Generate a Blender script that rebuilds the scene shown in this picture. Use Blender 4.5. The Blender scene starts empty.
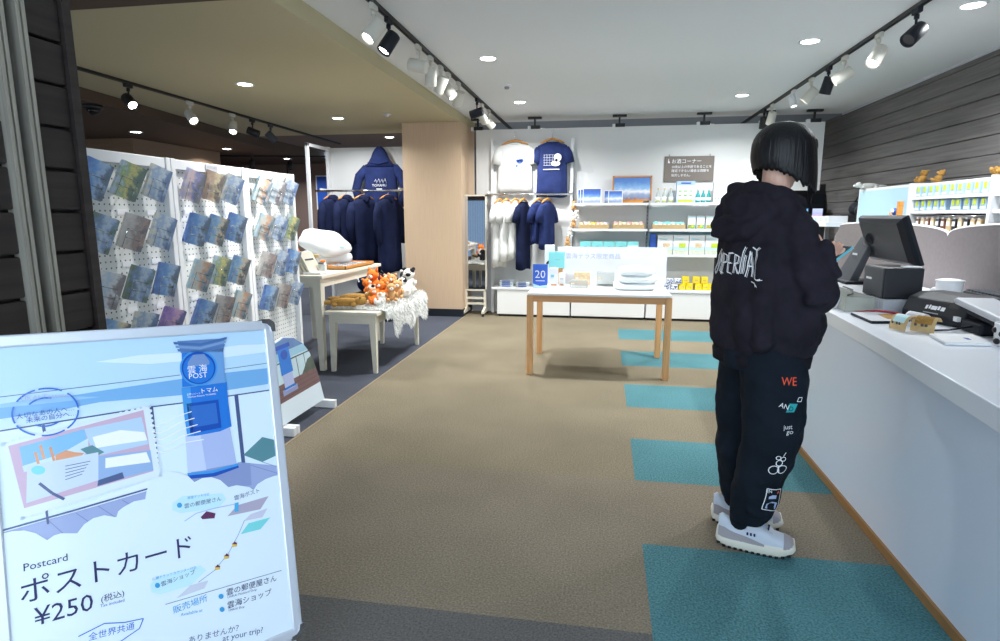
import bpy, bmesh, math, random
from mathutils import Vector as V, Matrix, Euler
random.seed(7)
PI = math.pi
R = math.radians
S = bpy.context.scene
COL = S.collection

# ------------------------------------------------------------------ camera
FPX = 600.0
CAM = V((0, 0, 1.33))
dY = V((105, 105, -FPX)).normalized()
pt = math.atan(105 / FPX)
dZ = V((0, math.cos(pt), math.sin(pt)))
dX = dY.cross(dZ)
ROT = Matrix((dX, dY, dZ))                      # camera space -> world
cam = bpy.data.cameras.new('camera'); co = bpy.data.objects.new('camera', cam); COL.objects.link(co)
co.location = CAM; co.rotation_euler = ROT.to_euler()
cam.sensor_width = 36; cam.lens = 36 * FPX / 1000; cam.clip_start = .05; cam.clip_end = 60
S.camera = co
S.view_settings.view_transform = 'Standard'; S.view_settings.look = 'None'
S.view_settings.gamma = 1; S.view_settings.use_curve_mapping = False
S.view_settings.exposure = 0.30
S.cycles.use_denoising = True
S.cycles.max_bounces = 6; S.cycles.diffuse_bounces = 4; S.cycles.glossy_bounces = 3; S.cycles.transmission_bounces = 4
S.cycles.sample_clamp_indirect = 4
S.cycles.caustics_reflective = False; S.cycles.caustics_refractive = False


def ray(x, y):
    return ROT @ V((x - 500, 320.5 - y, -FPX))


# ------------------------------------------------------------------ materials
MATS = {}


def mat(name, col, rough=.6, metal=0., bump=None, noise=None, emit=None, spec=.5, trans=0., alpha=1., coat=0.):
    m = bpy.data.materials.new(name); m.use_nodes = True
    nt = m.node_tree; b = nt.nodes['Principled BSDF']
    c = (*col, 1)
    b.inputs['Base Color'].default_value = c
    b.inputs['Roughness'].default_value = rough
    b.inputs['Metallic'].default_value = metal
    b.inputs['Specular IOR Level'].default_value = spec
    if trans: b.inputs['Transmission Weight'].default_value = trans
    if alpha < 1: b.inputs['Alpha'].default_value = alpha
    if coat: b.inputs['Coat Weight'].default_value = coat
    if emit:
        b.inputs['Emission Color'].default_value = (*emit[0], 1); b.inputs['Emission Strength'].default_value = emit[1]
    tc = nt.nodes.new('ShaderNodeTexCoord')
    if noise:   # (scale xyz, amount, detail)
        sc, amt = noise[0], noise[1]
        mp = nt.nodes.new('ShaderNodeMapping'); nt.links.new(tc.outputs['Object'], mp.inputs[0])
        mp.inputs['Scale'].default_value = sc if isinstance(sc, tuple) else (sc, sc, sc)
        n = nt.nodes.new('ShaderNodeTexNoise'); n.inputs['Scale'].default_value = 1; n.inputs['Detail'].default_value = 4
        nt.links.new(mp.outputs[0], n.inputs['Vector'])
        r = nt.nodes.new('ShaderNodeValToRGB')
        r.color_ramp.elements[0].position = .3; r.color_ramp.elements[1].position = .7
        r.color_ramp.elements[0].color = tuple(max(0, v * (1 - amt)) for v in col) + (1,)
        r.color_ramp.elements[1].color = tuple(min(1, v * (1 + amt)) for v in col) + (1,)
        nt.links.new(n.outputs['Fac'], r.inputs[0]); nt.links.new(r.outputs[0], b.inputs['Base Color'])
    if bump:    # (scale, strength)
        mp = nt.nodes.new('ShaderNodeMapping'); nt.links.new(tc.outputs['Object'], mp.inputs[0])
        sc = bump[0]; mp.inputs['Scale'].default_value = sc if isinstance(sc, tuple) else (sc, sc, sc)
        n = nt.nodes.new('ShaderNodeTexNoise'); n.inputs['Scale'].default_value = 1; n.inputs['Detail'].default_value = 3
        nt.links.new(mp.outputs[0], n.inputs['Vector'])
        bp = nt.nodes.new('ShaderNodeBump'); bp.inputs['Strength'].default_value = bump[1]; bp.inputs['Distance'].default_value = .01
        nt.links.new(n.outputs['Fac'], bp.inputs['Height']); nt.links.new(bp.outputs[0], b.inputs['Normal'])
    MATS[name] = m
    return m


def srgb(r, g, b):
    f = lambda c: ((c / 255 + .055) / 1.055) ** 2.4 if c > 10 else c / 255 / 12.92
    return (f(r), f(g), f(b))


def carpet(name, col, amt=.22):
    m = mat(name, col, .95, spec=.1)
    nt = m.node_tree; b = nt.nodes['Principled BSDF']
    tc = nt.nodes.new('ShaderNodeTexCoord')
    n1 = nt.nodes.new('ShaderNodeTexNoise'); n1.inputs['Scale'].default_value = 130; n1.inputs['Detail'].default_value = 2
    n2 = nt.nodes.new('ShaderNodeTexNoise'); n2.inputs['Scale'].default_value = 1.6; n2.inputs['Detail'].default_value = 5
    nt.links.new(tc.outputs['Object'], n1.inputs['Vector']); nt.links.new(tc.outputs['Object'], n2.inputs['Vector'])
    a = nt.nodes.new('ShaderNodeMath'); a.operation = 'MULTIPLY_ADD'; a.inputs[1].default_value = .75
    nt.links.new(n1.outputs['Fac'], a.inputs[0])
    s2 = nt.nodes.new('ShaderNodeMath'); s2.operation = 'MULTIPLY'; s2.inputs[1].default_value = .25
    nt.links.new(n2.outputs['Fac'], s2.inputs[0]); nt.links.new(s2.outputs[0], a.inputs[2])
    r = nt.nodes.new('ShaderNodeValToRGB')
    r.color_ramp.elements[0].position = .35; r.color_ramp.elements[1].position = .65
    r.color_ramp.elements[0].color = tuple(v * (1 - amt) for v in col) + (1,)
    r.color_ramp.elements[1].color = tuple(v * (1 + amt) for v in col) + (1,)
    nt.links.new(a.outputs[0], r.inputs[0]); nt.links.new(r.outputs[0], b.inputs['Base Color'])
    bp = nt.nodes.new('ShaderNodeBump'); bp.inputs['Strength'].default_value = .2; bp.inputs['Distance'].default_value = .004
    nt.links.new(n1.outputs['Fac'], bp.inputs['Height']); nt.links.new(bp.outputs[0], b.inputs['Normal'])
    return m


def ramp_mat(name, stops, axis=0, size=1., off=0., dist=.0, nscale=20., rough=.35, lift=0.):
    """printed picture: bands of colour along a local axis, broken up by noise"""
    m = mat(name, (.5, .5, .5), rough)
    nt = m.node_tree; b = nt.nodes['Principled BSDF']
    tc = nt.nodes.new('ShaderNodeTexCoord'); sp = nt.nodes.new('ShaderNodeSeparateXYZ')
    nt.links.new(tc.outputs['Object'], sp.inputs[0])
    n = nt.nodes.new('ShaderNodeTexNoise'); n.inputs['Scale'].default_value = nscale; n.inputs['Detail'].default_value = 5
    nt.links.new(tc.outputs['Object'], n.inputs['Vector'])
    a = nt.nodes.new('ShaderNodeMath'); a.operation = 'MULTIPLY_ADD'; a.inputs[1].default_value = 1 / size; a.inputs[2].default_value = off
    nt.links.new(sp.outputs[axis], a.inputs[0])
    c = nt.nodes.new('ShaderNodeMath'); c.operation = 'SUBTRACT'; c.inputs[1].default_value = .5; nt.links.new(n.outputs['Fac'], c.inputs[0])
    d = nt.nodes.new('ShaderNodeMath'); d.operation = 'MULTIPLY_ADD'; d.inputs[1].default_value = dist
    nt.links.new(c.outputs[0], d.inputs[0]); nt.links.new(a.outputs[0], d.inputs[2])
    r = nt.nodes.new('ShaderNodeValToRGB'); cr = r.color_ramp
    while len(cr.elements) < len(stops): cr.elements.new(.5)
    for e, (p, col) in zip(cr.elements, stops): e.position = p; e.color = (*srgb(*((v * (1 - lift) + 236 * lift) for v in col)), 1)
    nt.links.new(d.outputs[0], r.inputs[0]); nt.links.new(r.outputs[0], b.inputs['Base Color'])
    return m


def wood(name, col, axis=2, amt=.25, rough=.5, sc=60, bump=0.):
    s = [sc, sc, sc]; s[axis] = sc * .04
    return mat(name, col, rough, noise=(tuple(s), amt), bump=((tuple(s)), bump) if bump else None)


carpet('carpet_brown', srgb(133, 123, 103), .32)
carpet('carpet_dark', srgb(78, 82, 92), .3)
carpet('carpet_entry', srgb(104, 102, 100), .28)
carpet('carpet_teal', srgb(84, 129, 135), .38)
carpet('carpet_greybrown', srgb(133, 123, 107), .3)
mat('ceiling_white', srgb(226, 229, 230), .9, bump=(60, .03))
mat('ceiling_olive', srgb(192, 182, 148), .9)
mat('ceiling_brown', srgb(116, 104, 97), .9)
mat('beam_brown', srgb(84, 68, 56), .8)
mat('ceiling_shaded_bluegrey', srgb(132, 143, 156), .9)
mat('wall_white', srgb(224, 224, 222), .7)
mat('wall_far', srgb(130, 110, 102), .7)
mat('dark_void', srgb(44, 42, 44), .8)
mat('white', srgb(236, 237, 238), .45)
mat('white_lacquer', srgb(240, 240, 238), .35)
mat('cream', srgb(222, 216, 198), .5)
mat('lamp_white', srgb(206, 203, 192), .5)
mat('counter_white', srgb(226, 235, 249), .35)
mat('counter_top', srgb(242, 246, 253), .3)
mat('acrylic', srgb(232, 234, 242), .3, alpha=.72)
mat('skirting_wood', srgb(160, 118, 70), .5)
mat('carpet_seam', srgb(158, 140, 112), .9)
mat('grey', srgb(150, 152, 156), .5)
mat('light_grey', srgb(198, 200, 206), .45)
mat('mauve', srgb(126, 118, 118), .85, noise=(40, .05))
mat('black', srgb(22, 22, 25), .45)
mat('black_soft', srgb(34, 35, 40), .55)
mat('black_gloss', srgb(14, 14, 16), .2)
mat('slate', srgb(66, 70, 76), .5)
mat('slate_dark', srgb(30, 34, 42), .5, spec=.25)
mat('chrome', srgb(210, 212, 215), .12, 1.)
mat('alu', srgb(220, 226, 236), .35, .45)
mat('alu_dull', srgb(186, 188, 190), .35, .6, noise=((30, 30, 2), .12))
mat('alu_rail', srgb(176, 172, 160), .4, .5, noise=((80, 80, 3), .2))
mat('mirror', srgb(225, 228, 230), .02, 1.)
wood('plank_dark', srgb(44, 36, 34), 1, .45, .55, 40, .12)
wood('plank_grey', srgb(104, 101, 99), 1, .3, .6, 40, .1)
wood('veneer', srgb(206, 178, 148), 2, .05, .5, 90)
wood('wood_tan', srgb(150, 122, 96), 0, .1, .6, 50)
wood('oak', srgb(222, 168, 112), 2, .14, .45, 70)
wood('oak_h', srgb(214, 158, 104), 0, .14, .45, 70)
wood('wood_orange', srgb(206, 140, 62), 0, .12, .4, 60)
wood('kraft', srgb(206, 178, 128), 0, .1, .8, 60)
mat('wicker', srgb(205, 178, 130), .8, noise=(200, .3), bump=(220, .8))
mat('navy', srgb(38, 50, 96), .9, noise=(9, .22), bump=(14, .5), spec=.2)
mat('navy_dark', srgb(22, 30, 60), .9, noise=(9, .25), bump=(14, .5), spec=.2)
mat('tee_white', srgb(226, 226, 222), .9, bump=(12, .45), spec=.2)
mat('hoodie_black', srgb(36, 33, 41), .92, noise=(7, .3), bump=(420, .25), spec=.15)
mat('pants_black', srgb(22, 29, 38), .9, noise=(6, .3), bump=(420, .2), spec=.15)
mat('rib_black', srgb(30, 28, 34), .95, bump=((300, 300, 4), .5), spec=.15)
mat('skin', srgb(226, 180, 158), .5, noise=(30, .06))
mat('lip', srgb(190, 110, 105), .5)
mat('phone_teal', srgb(112, 204, 222), .4)
mat('screen_dark', srgb(20, 40, 46), .1)
mat('sole', srgb(226, 222, 208), .6)
mat('sole_dark', srgb(30, 30, 32), .8)
mat('mesh_white', srgb(214, 222, 234), .8, bump=(500, .5))
mat('shoe_grey', srgb(160, 154, 158), .7)
mat('fur', srgb(236, 236, 232), .9)
mat('teal_box', srgb(132, 214, 216), .5)
mat('blue_sign', srgb(36, 92, 200), .4)
mat('blue', srgb(40, 84, 176), .5)
mat('red', srgb(190, 40, 60), .5)
mat('orange', srgb(236, 128, 40), .85, bump=(120, .5))
mat('plush_brown', srgb(170, 128, 62), .95, noise=(90, .2), bump=(150, .6))
mat('plush_tan', srgb(216, 166, 112), .95, noise=(90, .15), bump=(150, .6))
mat('plush_white', srgb(238, 236, 230), .95, bump=(150, .6))
mat('plush_black', srgb(26, 25, 28), .95)
mat('yellow', srgb(246, 214, 20), .5)
mat('lime', srgb(196, 214, 52), .5)
mat('pack_blue', srgb(166, 196, 222), .4)
mat('pack_green', srgb(110, 176, 92), .4)
mat('pack_cyan', srgb(190, 228, 232), .45)
mat('pack_brown', srgb(120, 78, 58), .6)
mat('pack_tan', srgb(214, 190, 146), .6)
mat('bottle_clear', srgb(196, 208, 204), .1, alpha=.7)
mat('bottle_teal', srgb(54, 158, 160), .15)
mat('sign_taupe', srgb(122, 112, 104), .6)
mat('tablet_blue', srgb(120, 160, 220), .2)
mat('clear', srgb(200, 205, 198), .15, alpha=.45)
mat('fog_pack', srgb(226, 234, 238), .3, alpha=.85)
mat('cloud_cloth', srgb(232, 238, 240), .9, bump=(14, .5))
mat('em_light', (1, 1, 1), emit=((1, .98, .95), 14))
mat('em_spot', (1, 1, 1), emit=((1, .98, .94), 25))
mat('em_off', srgb(50, 50, 52), .4)
mat('lens_clear', srgb(190, 190, 190), .1)
mat('screen_picture', srgb(170, 190, 230), emit=(srgb(170, 190, 235), .6))
mat('print_dark', srgb(28, 36, 92), .5)
mat('print_white', srgb(245, 246, 248), .4)
mat('print_faint', srgb(176, 190, 222), .5)
mat('hair_black', srgb(10, 9, 12), .42, spec=.35, bump=((160, 160, 3), .4))

# pegboard: a regular grid of small dark holes
pb = mat('pegboard', srgb(232, 234, 232), .5)
nt = pb.node_tree; b = nt.nodes['Principled BSDF']
tc = nt.nodes.new('ShaderNodeTexCoord'); sp = nt.nodes.new('ShaderNodeSeparateXYZ'); nt.links.new(tc.outputs['Object'], sp.inputs[0])
parts_ = []
for ax in (1, 2):
    w = nt.nodes.new('ShaderNodeMath'); w.operation = 'WRAP'; w.inputs[1].default_value = .0135; w.inputs[2].default_value = -.0135
    nt.links.new(sp.outputs[ax], w.inputs[0])
    p2 = nt.nodes.new('ShaderNodeMath'); p2.operation = 'MULTIPLY'; nt.links.new(w.outputs[0], p2.inputs[0]); nt.links.new(w.outputs[0], p2.inputs[1]); parts_.append(p2)
ad = nt.nodes.new('ShaderNodeMath'); ad.operation = 'ADD'; nt.links.new(parts_[0].outputs[0], ad.inputs[0]); nt.links.new(parts_[1].outputs[0], ad.inputs[1])
lt = nt.nodes.new('ShaderNodeMath'); lt.operation = 'LESS_THAN'; lt.inputs[1].default_value = .0038 ** 2; nt.links.new(ad.outputs[0], lt.inputs[0])
mx = nt.nodes.new('ShaderNodeMix'); mx.data_type = 'RGBA'
mx.inputs[6].default_value = (*srgb(232, 234, 232), 1); mx.inputs[7].default_value = (*srgb(50, 50, 50), 1)
nt.links.new(lt.outputs[0], mx.inputs[0]); nt.links.new(mx.outputs[2], b.inputs['Base Color'])

# ------------------------------------------------------------------ geometry helper
WM = {}


def frame(o, up=V((0, 0, 1))):
    """rotation matrix whose z axis is o"""
    z = V(o).normalized()
    x = up.cross(z)
    if x.length < 1e-4: x = V((1, 0, 0))
    x.normalize(); y = z.cross(x)
    return Matrix((x, y, z)).transposed()


class G:
    def __init__(s): s.bm = bmesh.new(); s.ms = []; s.M = Matrix()

    def mi(s, m):
        if m not in s.ms: s.ms.append(m)
        return s.ms.index(m)

    def v(s, p): return s.bm.verts.new(s.M @ V(p))

    def face(s, vs, m, smooth=False):
        try: f = s.bm.faces.new(vs)
        except ValueError: return
        f.material_index = s.mi(m); f.smooth = smooth

    def box(s, a, b, m='white', bev=0, rot=None, piv=None):
        a, b = V(a), V(b); c = (a + b) / 2; h = (b - a) / 2
        c2 = V(piv) if piv is not None else c
        vs = []
        for sz in (-1, 1):
            for sx, sy in ((-1, -1), (1, -1), (1, 1), (-1, 1)):
                p = c + V((sx * h.x, sy * h.y, sz * h.z))
                if rot is not None: p = c2 + rot @ (p - c2)
                vs.append(s.v(p))
        n0 = len(s.bm.faces)
        fs = [(3, 2, 1, 0), (4, 5, 6, 7), (0, 1, 5, 4), (1, 2, 6, 5), (2, 3, 7, 6), (3, 0, 4, 7)]
        for f in fs: s.face([vs[i] for i in f], m)
        if bev:
            es = {e for v_ in vs for e in v_.link_edges}
            bmesh.ops.bevel(s.bm, geom=list(es), offset=bev, segments=2, affect='EDGES', profile=.5)

    def cyl(s, p0, p1, r0, r1=None, n=16, m='white', cap=True, smooth=True):
        p0, p1 = V(p0), V(p1); r1 = r0 if r1 is None else r1
        F = frame(p1 - p0)
        A, B = [], []
        for i in range(n):
            t = 2 * PI * i / n; d = F @ V((math.cos(t), math.sin(t), 0))
            A.append(s.v(p0 + d * r0)); B.append(s.v(p1 + d * r1))
        for i in range(n): s.face([A[i], A[(i + 1) % n], B[(i + 1) % n], B[i]], m, smooth)
        if cap: s.face(A[::-1], m); s.face(B, m)

    def tube(s, pts, r, m, n=8):
        pts = [V(p) for p in pts]; rings = []
        for k, p in enumerate(pts):
            d = pts[min(k + 1, len(pts) - 1)] - pts[max(k - 1, 0)]
            F = frame(d); rr = r[k] if isinstance(r, (list, tuple)) else r
            rings.append([s.v(p + F @ V((math.cos(2 * PI * i / n) * rr, math.sin(2 * PI * i / n) * rr, 0))) for i in range(n)])
        for a, b_ in zip(rings, rings[1:]):
            for i in range(n): s.face([a[i], a[(i + 1) % n], b_[(i + 1) % n], b_[i]], m, True)
        s.face(rings[0][::-1], m); s.face(rings[-1], m)

    def sph(s, c, r, m='white', rot=None, nu=14, nv=9):
        c = V(c); r = V((r, r, r)) if isinstance(r, (int, float)) else V(r)
        def P(u, v_):
            p = V((math.sin(v_) * math.cos(u) * r.x, math.sin(v_) * math.sin(u) * r.y, math.cos(v_) * r.z))
            return c + (rot @ p if rot is not None else p)
        top = s.v(P(0, 0)); bot = s.v(P(0, PI))
        rings = [[s.v(P(2 * PI * i / nu, PI * j / nv)) for i in range(nu)] for j in range(1, nv)]
        for i in range(nu):
            s.face([top, rings[0][i], rings[0][(i + 1) % nu]], m, True)
            s.face([bot, rings[-1][(i + 1) % nu], rings[-1][i]], m, True)
        for a, b_ in zip(rings, rings[1:]):
            for i in range(nu): s.face([a[i], b_[i], b_[(i + 1) % nu], a[(i + 1) % nu]], m, True)

    def lathe(s, c, prof, m='white', n=20, sx=1, sy=1):
        """prof: (r, z) list"""
        c = V(c); rings = []
        for r, z in prof:
            rings.append([s.v(c + V((math.cos(2 * PI * i / n) * r * sx, math.sin(2 * PI * i / n) * r * sy, z))) for i in range(n)])
        for a, b_ in zip(rings, rings[1:]):
            for i in range(n): s.face([a[i], a[(i + 1) % n], b_[(i + 1) % n], b_[i]], m, True)
        s.face(rings[0][::-1], m); s.face(rings[-1], m)

    def rings(s, rs, m, cap=True, smooth=True):
        R_ = [[s.v(p) for p in r] for r in rs]; n = len(R_[0])
        for a, b_ in zip(R_, R_[1:]):
            for i in range(n): s.face([a[i], a[(i + 1) % n], b_[(i + 1) % n], b_[i]], m, smooth)
        if cap: s.face(R_[0][::-1], m); s.face(R_[-1], m)

    def poly(s, pts, m): s.face([s.v(p) for p in pts], m)

    def prism(s, pts, o, u, w, th, m, side=None):
        """polygon pts in plane (o,u,w) extruded th along u x w"""
        o, u, w = V(o), V(u).normalized(), V(w).normalized(); n = u.cross(w)
        A = [s.v(o + u * a + w * b_) for a, b_ in pts]; B = [s.v(o + u * a + w * b_ + n * th) for a, b_ in pts]
        s.face(A[::-1], side or m); s.face(B, m)
        k = len(pts)
        for i in range(k): s.face([A[i], A[(i + 1) % k], B[(i + 1) % k], B[i]], side or m)

    def chain(s, pts, rad, m='white'):
        pts = [V(p) for p in pts]
        for k, p in enumerate(pts): s.sph(p, rad[k], m, nu=16, nv=10)
        for k in range(len(pts) - 1): s.cyl(pts[k], pts[k + 1], rad[k], rad[k + 1], 16, m)

    def text(s, st, o, u, w, width=None, height=None, m='print_dark', th=0., center=False):
        me = glyphs(st)
        xs = [v_.co.x for v_ in me.vertices]; ys = [v_.co.y for v_ in me.vertices]
        if not xs: return
        x0, x1 = min(xs), max(xs); sc = (width / (x1 - x0)) if width else height
        scy = height if height else sc
        o, u, w = V(o), V(u).normalized(), V(w).normalized(); n = u.cross(w)
        off = -(x0 + x1) / 2 if center else -x0
        vs = [s.v(o + u * (v_.co.x + off) * sc + w * v_.co.y * scy + n * th) for v_ in me.vertices]
        for p in me.polygons: s.face([vs[i] for i in p.vertices], m)

    def done(s, name, parent=None, kind=None, label=None, cat=None, group=None, bevel=0, world=True, recalc=True, mods=None, origin=None):
        if recalc: bmesh.ops.recalc_face_normals(s.bm, faces=s.bm.faces[:])
        me = bpy.data.meshes.new(name)
        o = bpy.data.objects.new(name, me)
        if parent is not None:
            W = WM[parent.name]; o.parent = parent
            if world: s.bm.transform(W.inverted())
            WM_o = W
        else:
            if origin is None:
                cs = [v_.co for v_ in s.bm.verts]
                lo = V([min(c[i] for c in cs) for i in range(3)]); hi = V([max(c[i] for c in cs) for i in range(3)])
                origin = V(((lo.x + hi.x) / 2, (lo.y + hi.y) / 2, lo.z))
            s.bm.transform(Matrix.Translation(-V(origin))); o.location = origin; WM_o = Matrix.Translation(V(origin))
        s.bm.to_mesh(me); s.bm.free()
        for m in s.ms: me.materials.append(MATS[m])
        COL.objects.link(o); WM[o.name] = WM_o
        if bevel:
            md = o.modifiers.new('bevel', 'BEVEL'); md.width = bevel; md.segments = 2; md.limit_method = 'ANGLE'; md.angle_limit = R(40)
        if kind: o['kind'] = kind
        if label: o['label'] = label
        if cat: o['category'] = cat
        if group: o['group'] = group
        return o


_gl = {}
_fc = bpy.data.objects.new('tmp_text', bpy.data.curves.new('tmp', 'FONT')); COL.objects.link(_fc)


def glyphs(st):
    if st not in _gl:
        _fc.data.body = st; _fc.data.resolution_u = 2
        _fc.data.size = 1
        bpy.context.view_layer.update()
        dg = bpy.context.evaluated_depsgraph_get()
        _gl[st] = bpy.data.meshes.new_from_object(_fc.evaluated_get(dg))
    return _gl[st]


def thing(name, label, cat, loc, rz=0, group=None):
    o = bpy.data.objects.new(name, None); COL.objects.link(o); o.empty_display_size = .1
    o.location = loc; o.rotation_euler = (0, 0, rz); o['label'] = label; o['category'] = cat
    if group: o['group'] = group
    WM[o.name] = Matrix.Translation(V(loc)) @ Matrix.Rotation(rz, 4, 'Z')
    return o


def kids(o): return [c for c in ALLK.get(o.name, [])]


def cp(root, loc, rot=None, label=None, group=None):
    r = root.copy(); COL.objects.link(r); r.location = loc
    if rot is not None: r.rotation_euler = rot
    if label: r['label'] = label
    if group: r['group'] = group
    WM[r.name] = Matrix.Translation(V(loc)) @ r.rotation_euler.to_matrix().to_4x4()
    for ch in [o for o in COL.objects if o.parent is root]:
        c = ch.copy(); COL.objects.link(c); c.parent = r
        for g in [o for o in COL.objects if o.parent is ch]:
            d = g.copy(); COL.objects.link(d); d.parent = c
    return r


def bake(o, smooth=True):
    """apply modifiers"""
    bpy.context.view_layer.update()
    dg = bpy.context.evaluated_depsgraph_get()
    me = bpy.data.meshes.new_from_object(o.evaluated_get(dg))
    o.modifiers.clear(); o.data = me
    if smooth:
        for p in me.polygons: p.use_smooth = True


def remesh(o, vox, it=4, fac=.5):
    md = o.modifiers.new('r', 'REMESH'); md.mode = 'VOXEL'; md.voxel_size = vox
    sm = o.modifiers.new('s', 'SMOOTH'); sm.iterations = it; sm.factor = fac
    bake(o)


def rect(g, x0, x1, y0, y1, z, m): g.poly([(x0, y0, z), (x1, y0, z), (x1, y1, z), (x0, y1, z)], m)


X, Y, Z = V((1, 0, 0)), V((0, 1, 0)), V((0, 0, 1))
CZ = 2.61      # main ceiling
LZ = 2.50      # lowered ceiling over the left side
DXE = -1.84    # its edge
RW = 2.95      # right wall

# ================================================================== SETTING
g = G()
BX = -1.815
ys = [-1.5, 1.15, 1.79, 2.34, 2.95, 3.54, 4.16, 4.75, 5.36, 5.97, 6.55, 7.16, 14]
rect(g, -9, BX, 1.79, 14, 0, 'carpet_dark')
for i in range(len(ys) - 1):
    y0, y1 = ys[i], ys[i + 1]
    if i == 0: rect(g, -9, 4, y0, y1, 0, 'carpet_entry'); continue
    if i == 1:
        rect(g, -9, .19, y0, y1, 0, 'carpet_entry'); rect(g, .19, 4, y0, y1, 0, 'carpet_teal'); continue
    base = 'carpet_greybrown' if y1 < 3 else 'carpet_brown'
    rect(g, BX, .19, y0, y1, 0, base)
    teal = (i == 2) or (i >= 4 and i % 2 == 0 and i < 11)
    rect(g, .19, 4, y0, y1, 0, 'carpet_teal' if teal else base)
g.done('floor', kind='structure', recalc=False, origin=(0, 0, 0))
g = G(); g.box((BX - .006, 2.0, 0), (BX + .006, 8.2, .003), 'carpet_seam')
g.done('trim_1', kind='structure')

g = G(); g.box((DXE, -1.5, CZ), (4, 8.6, CZ + .1), 'ceiling_white')
g.box((-9, 8.6, CZ), (4, 14, CZ + .1), 'ceiling_shaded_bluegrey')  # rear stretch gets less light; that shade is put into its blue-grey colour
g.done('ceiling', kind='structure')
g = G()
g.box((-5.2, 3.2, LZ), (DXE, 8.6, LZ + .3), 'ceiling_olive')
g.done('ceiling_lowered', kind='structure')
g = G()
g.box((-9, -1.5, LZ - .02), (DXE, 3.2, LZ + .3), 'beam_brown')
g.done('ceiling_entry', kind='structure')
g = G()
# the darker ceiling beyond the step
g.prism([(-4.55, 3.2), (-5.75, 12), (-9, 12), (-9, 3.2)], (0, 0, 2.39), X, Y, .3, 'ceiling_brown', 'beam_brown')
g.done('ceiling_far', kind='structure')

g = G()      # right wall of grooved planks
z = 0
while z < CZ:
    g.box((RW, -1.5, z), (RW + .05, 12, min(z + .145, CZ)), 'plank_grey', bev=.006); z += .15
g.box((RW + .03, -1.5, 0), (RW + .1, 12, CZ), 'black')
g.done('wall_right', kind='structure')
g = G(); g.box((RW - .015, -1.5, CZ - .02), (RW + .0, 8.6, CZ), 'light_grey'); g.done('trim_2', kind='structure')

# left wall: dark planks with two upright metal door rails
PX = -1.6
g = G()
for k in range(21):
    z0 = k * .122
    g.box((PX - .05, 1.515, z0 + .004), (PX, 1.645, z0 + .118), 'plank_dark', bev=.005)
    g.box((PX - .05, .2, z0 + .004), (PX, 1.425, z0 + .118), 'plank_dark', bev=.005)
g.box((PX - .12, .2, 0), (PX - .03, 1.66, 2.5), 'black')
g.box((PX - .12, 1.645, 0), (PX + .012, 1.675, 2.5), 'plank_dark')
g.done('wall_left', kind='structure')
for i, yy in enumerate((1.425, 1.487)):
    g = G()
    g.box((PX - .02, yy, 0), (PX + .022, yy + .011, 2.5), 'alu_rail')
    g.box((PX - .02, yy + .011, 0), (PX + .014, yy + .017, 2.5), 'black')
    g.box((PX - .02, yy + .017, 0), (PX + .022, yy + .028, 2.5), 'alu_rail')
    g.done(f'trim_{3 + i}', kind='structure')

# wood veneer pillar
g = G(); g.box((-2.61, 7.7, .1), (-1.83, 8.5, LZ), 'veneer'); g.done('wall_pillar', kind='structure')
g = G(); g.box((-2.62, 7.685, 0), (-1.822, 8.5, .1), 'slate_dark'); g.done('baseboard_pillar', kind='structure')

# far walls
g = G(); g.box((-9, 12, 0), (-3, 12.1, 2.5), 'wall_far')
g.box((-6.6, 11.98, 0), (-6.57, 12, 2.5), 'dark_void'); g.box((-5.4, 11.98, 0), (-5.37, 12, 2.5), 'dark_void')
g.done('wall_back_left', kind='structure')
g = G(); g.box((-9.1, 1.7, 0), (-9, 12.1, 2.5), 'wall_far'); g.done('wall_far_left', kind='structure')
g = G(); g.box((-3, 11, 0), (4, 11.1, CZ), 'ceiling_shaded_bluegrey'); g.done('wall_back', kind='structure')
g = G(); g.box((-8.6, 7.65, 0), (-6.5, 9.6, 2.39), 'wood_tan'); g.done('wall_bulkhead', kind='structure')

# white partition that carries the shop display
g = G()
g.box((-1.74, 8.2, 1.6), (-1.5, 8.26, 2.46), 'wall_white')
g.box((-1.5, 8.2, 0), (1.42, 8.26, 2.46), 'wall_white')
g.box((1.42, 8.2, 1.64), (2.62, 8.26, 2.46), 'wall_white')
g.done('wall_partition', kind='structure')
g = G(); g.box((-1.83, 8.24, 0), (-1.5, 8.3, 1.6), 'light_grey'); g.done('wall_partition_lower', kind='structure')
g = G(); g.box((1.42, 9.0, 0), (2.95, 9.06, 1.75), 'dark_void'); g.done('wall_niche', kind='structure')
for i, x in enumerate((-1.72, -.95, .15, 1.2, 1.95, 2.5)):
    t = thing('ceiling_bracket', ['black bracket holding the white wall beside the wood pillar', 'black bracket above the white hanging tee shirt',
              'black bracket above the framed picture shelf', 'black bracket above the taupe notice sign',
              'black bracket behind the hair of the person', 'black bracket nearest the grey plank wall'][i], 'bracket', (x, 8.23, 2.46), 0, 'black brackets on top of the white wall')
    g = G(); g.box((x - .05, 8.19, 2.455), (x + .07, 8.27, 2.5), 'black'); g.done('clamp', t)
    g = G(); g.box((x - .012, 8.22, 2.49), (x + .012, 8.24, 2.6), 'black'); g.box((x - .09, 8.2, 2.585), (x + .09, 8.26, 2.61), 'black'); g.done('stem', t)
    g = G(); g.box((x - .09, 8.195, 2.45), (x - .055, 8.265, 2.495), 'white'); g.done('end_cap', t)


# ================================================================== CEILING LIGHTS
def area(loc, size, power, col=(1, .97, .93), rot=(0, 0, 0), spread=R(150)):
    l = bpy.data.lights.new('downlight_glow', 'AREA'); l.shape = 'DISK'; l.size = size; l.energy = power; l.color = col
    if spread: l.spread = spread
    o = bpy.data.objects.new('downlight_glow', l); o.location = loc; o.rotation_euler = rot; COL.objects.link(o); return o


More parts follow.
